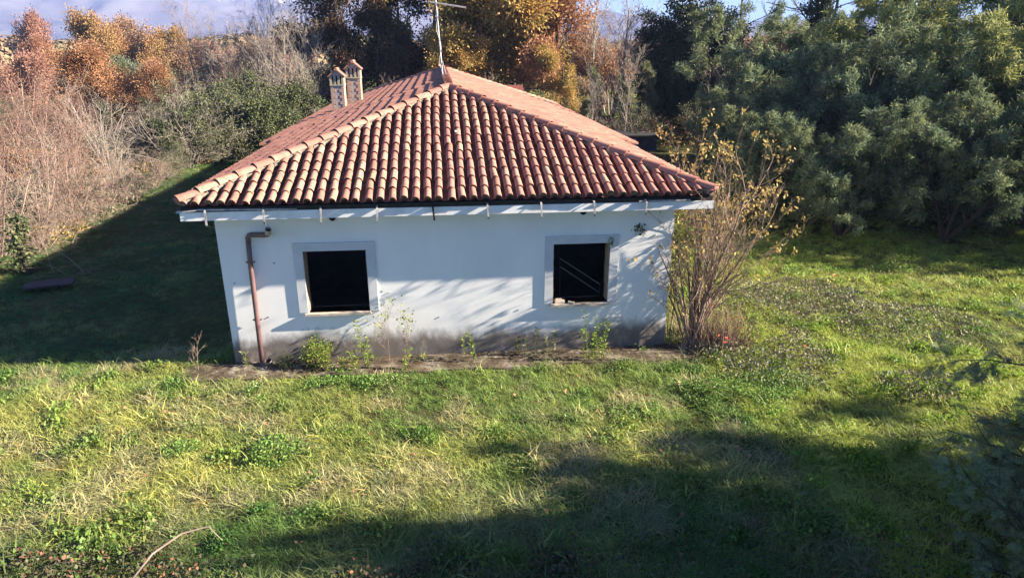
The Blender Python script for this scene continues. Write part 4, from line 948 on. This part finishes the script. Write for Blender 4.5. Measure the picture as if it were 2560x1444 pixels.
# dry reddish tall grass at the shrub's foot, as a thing of stalks
def stalks(seed, loc, label, n, H, spread, mat, name='dry_grass_clump', cat='grass clump', leafm=None, w=.006):
    r = np.random.default_rng(seed); P0 = np.stack([r.normal(0, spread, n), r.normal(0, spread*.6, n), np.zeros(n)], 1)
    D = np.stack([r.normal(0, .25, n), r.normal(0, .2, n), np.ones(n)], 1); L = H*r.uniform(.4, 1, n)
    P, R = poly(r, P0, D, L, np.full(n, w), 4, .10, -.03, .3); V, F = tubes(P, R, 3)
    o = obj(name, mesh(name, V, F, M[mat]), None, loc); tag(o, label, cat); return o
stalks(7, (9.95, -.15, 0), 'tall reddish dry grass at the right foot of the golden shrub', 330, 1.1, .36, 'bark_mauve')
stalks(8, (9.35, .5, 0), 'dry grass behind the golden shrub at the house corner', 110, 1.0, .35, 'bark_pale')

# upright leafy weeds along the wall
def weed(seed, loc, H, label, n=5, mat='lf_weed', spread=.12, dens=26, size=.075):
    r = np.random.default_rng(seed); P0 = np.stack([r.normal(0, spread, n), r.normal(0, spread*.5, n), np.zeros(n)], 1)
    D = np.stack([r.normal(0, .12, n), r.normal(0, .1, n), np.ones(n)], 1); L = H*r.uniform(.55, 1, n); L[0] = H
    P, R = poly(r, P0, D, L, np.full(n, .006), 8, .05, .03, .4); V, F = tubes(P, R, 4)
    idx = np.repeat(np.arange(n), dens); t = r.random(n*dens)**.8*7.9; i = np.minimum(t.astype(int), 7); f = (t-i)[:, None]; c = P[idx, i]*(1-f)+P[idx, i+1]*f
    a = r.uniform(0, 2*np.pi, len(c)); d = np.stack([np.cos(a), np.sin(a), np.full(len(c), .45)], 1); lf = leaves(r, c, d, size, .38, up=.0)
    t = thing('leafy_weed', label, 'weed', loc, group='leafy weeds along the wall'); obj('stems', mesh('stems', V, F, M['lf_weed']), t); obj('leaves', mesh('leaves', lf[0], lf[1], M[mat]), t)
weed(1, (2.56, -.5, .03), 1.02, 'tallest leafy green weed below the left window', 5)
weed(2, (3.37, -.6, .03), .52, 'short leafy weed right of the dry stalks', 2, spread=.04)
weed(3, (4.69, -.4, .03), .72, 'slender leafy weed before the middle of the wall', 3, spread=.05)
weed(4, (6.1, -.25, .03), .60, 'greyish leafy weed left below the right window', 5, 'lf_paleivy', .16)
weed(5, (7.2, -.5, .03), 1.02, 'bushy bright green weed below the right window', 9, spread=.19, dens=30)
weed(6, (2.2, -.62, .03), .45, 'low leafy weed left of the tallest one', 4)
weed(7, (5.65, -.2, .03), .45, 'thin pale weed left of the greyish one', 2, 'lf_paleivy', .05)
weed(8, (.33, -.12, .03), .32, 'tiny weed at the foot of the wall left of the downpipe', 3, 'lf_paleivy', .06)
w, lf = tree_mesh(121, .55, [L_(4, .1, .05, sides=3), L_(4, .15, .03, n=7, tmin=.1, ang=40, lf=.5, rf=.6, rmin=.003), L_(3, .2, .0, n=4, tmin=.1, ang=45, lf=.5, rf=.7, rmin=.002)], 16, .55, .006, dict(n=5, rad=.03, size=.035, asp=.5))
spec('bush', w, lf, 'bark_brown', 'lf_weed', 'stems', 'leaves')
place('bush', 'low_bush', 'low olive-green bush at the foot of the wall below the left window', 'bush', 1.62, -.28, 1.15, 0)
place('bush', 'low_bush', 'tiny scrubby bush right of the drain stub', 'bush', 1.05, -.3, .62, 2, lm='lf_paleivy')
def drystem(seed, loc, H, label, leafy=True, lean=0, mat='bark_mauve'):
    lv = [L_(7, .04, .05, sides=4), L_(5, .1, .08, n=7, tmin=.55, ang=32, lf=.32, rf=.6, rmin=.0025), L_(3, .15, .03, n=3, tmin=.3, ang=35, lf=.5, rf=.7, rmin=.002)]
    w, lf = tree_mesh(seed, H, lv, 2, .08, .007, dict(n=2, rad=.03, size=.05, asp=.7))
    t = thing('dry_stalk', label, 'dry plant', loc, group='dry stalks along the wall'); obj('stems', mesh('stems', w[0], w[1], M[mat]), t)
    if leafy: obj('seed_heads', mesh('seed_heads', lf[0], lf[1], M['lf_lime']), t)['kind'] = 'stuff'
drystem(1, (3.04, -.3, .03), 1.6, 'tall dry stalk with yellowish heads right of the left window')
drystem(2, (3.40, -.3, .03), 1.28, 'shorter dry stalk with yellowish heads beside the tall one')
drystem(3, (-.72, -.15, .0), .95, 'dead grey twiggy stalk at the lawn edge left of the house corner', False, mat='bark_pale')
# dead pale stems bottom left, fallen twig
def deadstems(loc, seed, n, H, label, spread=.5, name='dead_stems'):
    r = np.random.default_rng(seed); a = r.uniform(0, 6.28, n); D = np.stack([np.cos(a), np.sin(a)*.5, r.uniform(.3, 1.1, n)], 1); P0 = np.stack([r.normal(0, spread, n), r.normal(0, spread*.4, n), np.zeros(n)], 1)
    lv = [L_(7, .1, -.08, sides=4), L_(4, .15, -.02, n=3, tmin=.3, ang=40, lf=.5, rf=.6, rmin=.003)]
    (V, F), tips = skeleton(r, (P0, D, H*r.uniform(.5, 1, n), np.full(n, .008)), lv)
    t = tag(obj(name, mesh(name, V, F, M['bark_pale']), None, loc), label, 'dead branches'); return t
deadstems((-1.35, -5.75, .02), 3, 7, .75, 'tangle of pale dead stems at the lower left corner')
deadstems((-6.0, 6.3, .05), 8, 9, 2.3, 'pale bare branches lying over the shaded lawn at the left', .7, 'fallen_branches')
tw = thing('fallen_branch', 'pale arched fallen branch at the bottom edge left of centre', 'branch')
MB().tube([(.42, -6.05, .12), (.62, -5.75, .30), (.90, -5.55, .40), (1.2, -5.48, .42), (1.38, -5.6, .30)], [.014, .013, .012, .009, .004], 6).build('stem', M['bark_pale'], tw, True)
# dark board lying in the left shade
bd = tag(MB().box((-.55, -.28, 0), (.55, .28, .04)).build('wooden_board', simple('weathered_board', (.06, .04, .045), (.04, .03, .03), 5), loc=(-6.1, 5.2, .12), rz=.3), 'dark purplish board lying in the shade among the brambles at the left', 'board')

# bright single leaves on nearest shrubs
def litter(name, label, pts, mat, size, seed, cat='leaves', kind='stuff'):
    r = np.random.default_rng(seed); c = np.array(pts); lf = leaves(r, c, r.normal(0, .8, c.shape), size, .8); o = tag(obj(name, mesh(name, lf[0], lf[1], M[mat])), label, None, kind=kind)
r = np.random.default_rng(77)
p = np.stack([r.normal(10.3, .4, 12), r.normal(.1, .6, 12), r.uniform(.3, .7, 12)], 1); litter('red_leaves', 'scattered red leaves right of the golden shrub', p, 'lf_red', .09, 1)
p = np.stack([r.uniform(-2, 9, 130), r.uniform(-6, -1, 130), np.full(130, 0)], 1); p[:, 2] = gz(p[:, 0], p[:, 1])+r.uniform(.08, .2, 130); litter('fallen_leaves', 'brown and orange leaves fallen on the front grass', p, 'lf_rust', .06, 2)

# bracken strip, bramble patches, hedge-foot fill: uncountable stuff
def mound(name, label, boxes, mat, seed, size, asp=.6, n=9000, hmax=.6):
    r = np.random.default_rng(seed); cs_ = []
    for (x0, x1, y0, y1, h, wgt) in boxes:
        k = int(n*wgt); x = r.uniform(x0, x1, k); y = r.uniform(y0, y1, k)
        u = (x-x0)/(x1-x0)*2-1; v = (y-y0)/(y1-y0)*2-1; m = (u*u+v*v) < 1.0; q = fbm(x*1.5, y*1.5, seed)-.25*(u*u+v*v); m &= r.random(k) < np.clip((q-.22)*6, 0, 1); x = x[m]; y = y[m]
        z = gz(x, y)+h*(.35+.9*fbm(x*1.1, y*1.1, seed+5))*r.random(len(x))**.5*np.clip(1.25-(u*u+v*v)[m]*.8, .25, 1); cs_.append(np.stack([x, y, z], 1))
    c = np.vstack(cs_); lf = leaves(r, c, r.normal(0, .8, c.shape)+arr(0, 0, .3), size, asp)
    tag(obj(name, mesh(name, lf[0], lf[1], M[mat])), label, None, kind='stuff')
mound('bracken', 'dead reddish bracken strip behind the bare shrubs', [(-24, -11.2, 20, 27, 1.2, .7), (-15, -10, 24, 28, .9, .2), (-10.6, -8.2, 25, 27, 1.5, .1)], 'lf_fern', 1, .16, .35, 26000)
mound('yellow_bracken', 'yellowed undergrowth between bracken and lawn', [(-11.6, -9.4, 22.5, 25, .7, .5), (-9.4, -7.8, 9, 12, .5, .5)], 'lf_yellow', 2, .12, .4, 2200)
mound('undergrowth', 'dull brown undergrowth at the feet of the bare shrubs', [(-16, -7.6, 6, 20, 1.0, .7), (-20, -10, 18, 34, 1.5, .3)], 'lf_bramble', 3, .13, .5, 34000)
mound('hedge_foot_foliage', 'dark foliage filling the feet of the trees behind the house', [(-13, 0, 30, 44, 1.3, .35), (10, 30, 27, 40, 1.8, .45), (-26, -12, 33, 46, 2.2, .2)], 'lf_darkred', 4, .16, .6, 50000)
mound('brambles', 'grey-green bramble patches on the right lawn', [(9.0, 12.4, -2.3, .5, .34, .28), (10.0, 15.2, .2, 3.9, .36, .5), (12.6, 16.4, -1.0, 1.8, .3, .15), (11.9, 13.9, -3.0, -1.8, .3, .07)], 'lf_bramble', 5, .058, .75, 17000)
mound('near_brambles', 'dark reddish bramble leaves along the bottom edge', [(-2.5, 2.2, -6.9, -5.1, .25, .4), (1.5, 6, -7.2, -5.6, .24, .4), (3.8, 12, -7.8, -5.4, .22, .2)], 'lf_darkbramble', 6, .05, .8, 20000)
mound('clover', 'fresh green broad-leaved weed patches in the front grass', [(1.0, 1.9, -3.7, -2.7, .22, .14), (1.0, 4.0, -1.5, -.85, .20, .26), (8.4, 11.2, -2.9, -1.4, .28, .36), (-.4, .4, -3.4, -2.7, .18, .07), (6.6, 8.0, -3.2, -2.2, .2, .17)], 'lf_clover', 7, .045, .6, 15000)
# far woodland mass in the valley
def woodland():
    r = np.random.default_rng(9); n = 430; y = 130+900*r.random(n)**1.6; x = (r.random(n)*2-1)*(y*.95+30)+20; rad = r.uniform(3, 6.5, n)*(1+y/900); m = 250
    z = gz(x, y); cc = np.repeat(np.stack([x, y, z+rad*.55], 1), m, 0); d = nrm(r.normal(0, 1, (n*m, 3))); d[:, 2] = np.abs(d[:, 2])*.9-.1
    c = cc+d*np.repeat(rad, m)[:, None]*r.uniform(.8, 1.05, (n*m, 1))
    w = nrm(np.cross(d, r.normal(0, 1, d.shape))); u = nrm(np.cross(d, w)); s = np.repeat(rad, m)[:, None]*.11
    V = np.stack([c-w*s-u*s*.6, c+w*s-u*s*.5+d*s*.3, c+w*s*.8+u*s*.7, c-w*s*.7+u*s*.6+d*s*.2], 1).reshape(-1, 3)
    tag(obj('far_woodland', mesh('far_woodland', V, np.arange(4*n*m).reshape(-1, 4), leafmat('far_wood_leaf', [(0, (.10, .09, .05)), (.5, (.20, .14, .08)), (1, (.30, .19, .11))], .1, (.09, .12, .07), .01))), 'hazy autumn woodland filling the valley below the mountain', None, kind='stuff')
woodland()

# ================================================================= GRASS (geometry nodes, one object)
def blade_tuft(r, n, h, wd, lean, rad, droop, seg=3):
    P0 = np.stack([r.normal(0, rad, n), r.normal(0, rad, n), np.full(n, -.03)], 1); a = r.uniform(0, 2*np.pi, n); l = lean*r.uniform(.3, 1.4, n)
    d = nrm(np.stack([np.cos(a)*l, np.sin(a)*l, np.ones(n)], 1)); w = np.stack([-np.sin(a), np.cos(a), np.zeros(n)], 1); L = h*r.uniform(.5, 1.15, n); P = P0; rows = []
    for k in range(seg+1):
        ww = wd*(1-(k/seg)**1.5)*.5; rows.append((P+w*ww, P-w*ww)); d = nrm(d+np.array([0, 0, -droop])*(k+1)/seg+np.stack([np.cos(a), np.sin(a), np.zeros(n)], 1)*droop*.35); P = P+d*(L/seg)[:, None]
    V = np.stack([v for k in range(seg) for v in rows[k]]+[rows[seg][0]], 1); b = np.arange(n)*(2*seg+1)
    F4 = np.concatenate([np.stack([b+2*k, b+2*k+1, b+2*k+3, b+2*k+2], 1) for k in range(seg-1)]); F3 = np.stack([b+2*seg-2, b+2*seg-1, b+2*seg], 1)
    return V.reshape(-1, 3), F4, F3
tufts = bpy.data.collections.new('tuft_shapes'); r = np.random.default_rng(200)
defs = [(28, .19, .010, .6, .06, .3), (28, .24, .010, .7, .07, .5), (24, .30, .011, .6, .07, .7), (30, .13, .008, .7, .08, .2), (20, .36, .009, .5, .06, .7), (26, .20, .008, 1.0, .09, .5)]
for i, dd in enumerate(defs):
    V, F4, F3 = blade_tuft(r, dd[0], dd[1], dd[2], dd[3], dd[4], dd[5]); o = bpy.data.objects.new('tuft_%d' % i, mesh('tuft_%d' % i, V, [F4, F3], M['grass'])); tufts.objects.link(o)
# broad-leaf rosette
V, F = leaves(r, r.normal(0, .055, (38, 3))*arr(1, 1, .35)+arr(0, 0, .06), r.normal(0, .7, (38, 3))+arr(0, 0, .5), .034, .65); o = bpy.data.objects.new('tuft_6', mesh('tuft_6', V, F, M['grass'])); tufts.objects.link(o)

def scatter():
    r = np.random.default_rng(300); X = []
    for (x0, x1, y0, y1, dens) in [(-3.5, 13, -8, -3.2, 150), (-6.5, 15, -3.2, 1.2, 110), (13, 26, -7, 1.2, 60), (9.0, 24, 1.2, 8.5, 65), (-9.5, -.05, 1.2, 9, 75), (-9.5, -.5, 9, 20, 40), (-10.5, -1.3, 20, 29, 22), (10, 24, 8.5, 16, 14), (-24, -8, 4, 30, 7), (-30, 40, 29, 48, 2.0), (-60, 60, 48, 110, .35)]:
        k = int((x1-x0)*(y1-y0)*dens); X.append(np.stack([r.uniform(x0, x1, k), r.uniform(y0, y1, k), np.full(k, dens)], 1))
    X = np.vstack(X); x, y, dens = X.T
    keep = ~((x > -.02) & (x < 8.80) & (y > -.02) & (y < 25.0))
    slab = (x > -.75) & (x < 9.1) & (y > -.70-.12*vnoise(x*2, x*0, 3)) & (y < 0); keep &= ~(slab & (r.random(len(x)) > .05))
    keep &= ~((x > -.2) & (x < .9) & (y > -.75) & (y < 0))
    x, y, dens = x[keep], y[keep], dens[keep]; n = len(x)
    f1 = fbm(x*.55, y*.55, 51); f2 = fbm(x*1.6, y*1.6, 61); f3 = fbm(x*.28+9, y*.28, 71); f4 = fbm(x*3.2, y*3.2, 81)
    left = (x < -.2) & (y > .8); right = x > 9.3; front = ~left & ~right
    tint = np.zeros((n, 3))
    ygreen = arr(.43, .46, .14); green = arr(.20, .31, .08); dry = arr(.47, .42, .25); shade_green = arr(.055, .155, .05); lush = arr(.40, .48, .09)
    def mixm(a, b, t): return a*(1-t[:, None])+b*t[:, None]
    c = mixm(np.tile(green, (n, 1)), np.tile(ygreen, (n, 1)), np.clip((f1-.38)*5, 0, 1))
    c = mixm(c, np.tile(dry, (n, 1)), np.clip((f2-.53)*5, 0, .6)*np.where(front, 1, .35)*(.6+.8*(f4 > .5)))
    c = mixm(c, np.tile(lush, (n, 1)), np.where(right, np.clip((f3-.25)*4, 0, .85), 0))
    c = mixm(c, np.tile(shade_green*1.25, (n, 1)), np.where(left, np.clip(.9-(f2-.45)*2, 0, 1), 0))  # house shadow on the left lawn also put into the tint
    bot = np.clip((-4.2-y)/1.2, 0, 1)*front; c = mixm(c, np.tile(shade_green, (n, 1)), bot*.55)  # front edge tinted darker where the tree shadow falls
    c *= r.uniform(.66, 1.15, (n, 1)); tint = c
    idx = r.choice([0, 1, 2, 3, 5], n, p=[.28, .28, .18, .12, .14]); idx = np.where(left, r.choice([3, 0, 3, 1], n), idx); idx = np.where((f4 > .66) & (r.random(n) < .6) & ~left, 6, idx); tint[idx == 6] *= arr(.45, .62, .45); idx = np.where((f2 > .62) & front, r.choice([5, 1, 2], n), idx)
    sc_ = r.uniform(.65, 1.2, n)*(1+.55*(f1-.5)*2); sc_ = np.where(left, sc_*.72, sc_); sc_ *= np.where(dens < 30, 1.5, 1)*np.where(dens < 8, 1.5, 1)
    sc_ = sc_*np.where(front | right, .72+.75*np.clip((f4-.36)*3.2, 0, 1), 1)
    rot = np.stack([r.normal(0, .15, n), r.normal(0, .15, n), r.uniform(0, 6.28, n)], 1)
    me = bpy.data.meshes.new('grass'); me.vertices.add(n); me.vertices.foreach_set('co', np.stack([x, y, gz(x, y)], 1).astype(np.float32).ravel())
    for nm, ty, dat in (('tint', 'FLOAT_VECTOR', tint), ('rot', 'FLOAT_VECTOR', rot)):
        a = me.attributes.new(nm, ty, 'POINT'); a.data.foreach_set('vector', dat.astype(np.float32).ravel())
    a = me.attributes.new('scl', 'FLOAT', 'POINT'); a.data.foreach_set('value', sc_.astype(np.float32))
    a = me.attributes.new('pick', 'INT', 'POINT'); a.data.foreach_set('value', idx.astype(np.int32))
    o = obj('grass', me); me.materials.append(M['grass']); tag(o, 'tufty meadow grass around the house, yellow-green and straw, tinted darker where shade falls', None, kind='stuff')
    g = bpy.data.node_groups.new('grass_tufts', 'GeometryNodeTree'); g.interface.new_socket('Geometry', in_out='INPUT', socket_type='NodeSocketGeometry'); g.interface.new_socket('Geometry', in_out='OUTPUT', socket_type='NodeSocketGeometry')
    N = g.nodes; Lk = g.links; gi = N.new('NodeGroupInput'); go = N.new('NodeGroupOutput')
    ci = N.new('GeometryNodeCollectionInfo'); ci.inputs[0].default_value = tufts; ci.inputs[1].default_value = True; ci.inputs[2].default_value = True
    ip = N.new('GeometryNodeInstanceOnPoints'); ip.inputs['Pick Instance'].default_value = True
    def at(nm, ty):
        a = N.new('GeometryNodeInputNamedAttribute'); a.data_type = ty; a.inputs[0].default_value = nm; return a.outputs[0]
    Lk.new(gi.outputs[0], ip.inputs['Points']); Lk.new(ci.outputs[0], ip.inputs['Instance']); Lk.new(at('pick', 'INT'), ip.inputs['Instance Index'])
    e2r = N.new('FunctionNodeEulerToRotation'); Lk.new(at('rot', 'FLOAT_VECTOR'), e2r.inputs[0]); Lk.new(e2r.outputs[0], ip.inputs['Rotation']); Lk.new(at('scl', 'FLOAT'), ip.inputs['Scale'])
    Lk.new(ip.outputs[0], go.inputs[0]); md = o.modifiers.new('tufts', 'NODES'); md.node_group = g
    print('tufts', n)
scatter()

# ================================================================= HAZE
HAZE = True
if HAZE:
    hb = MB().box((-4300, -130, -60), (4300, 4900, 420)).build('haze', None)
    m, n, l = newmat('thin_valley_haze'); pv = n.new('ShaderNodeVolumePrincipled'); pv.inputs['Color'].default_value = (.27, .36, .72, 1); pv.inputs['Density'].default_value = 2.7e-4; pv.inputs['Anisotropy'].default_value = .0
    oo = n.new('ShaderNodeOutputMaterial'); l.new(pv.outputs[0], oo.inputs['Volume']); hb.data.materials.append(m); tag(hb, 'thin blue haze over the valley', None, kind='stuff')
print('tris', sum(len(m.loops)-2*len(m.polygons) for m in bpy.data.meshes), [(m.name, len(m.polygons)) for m in sorted(bpy.data.meshes, key=lambda m: -len(m.polygons))[:12]], 'objects', len(bpy.data.objects))
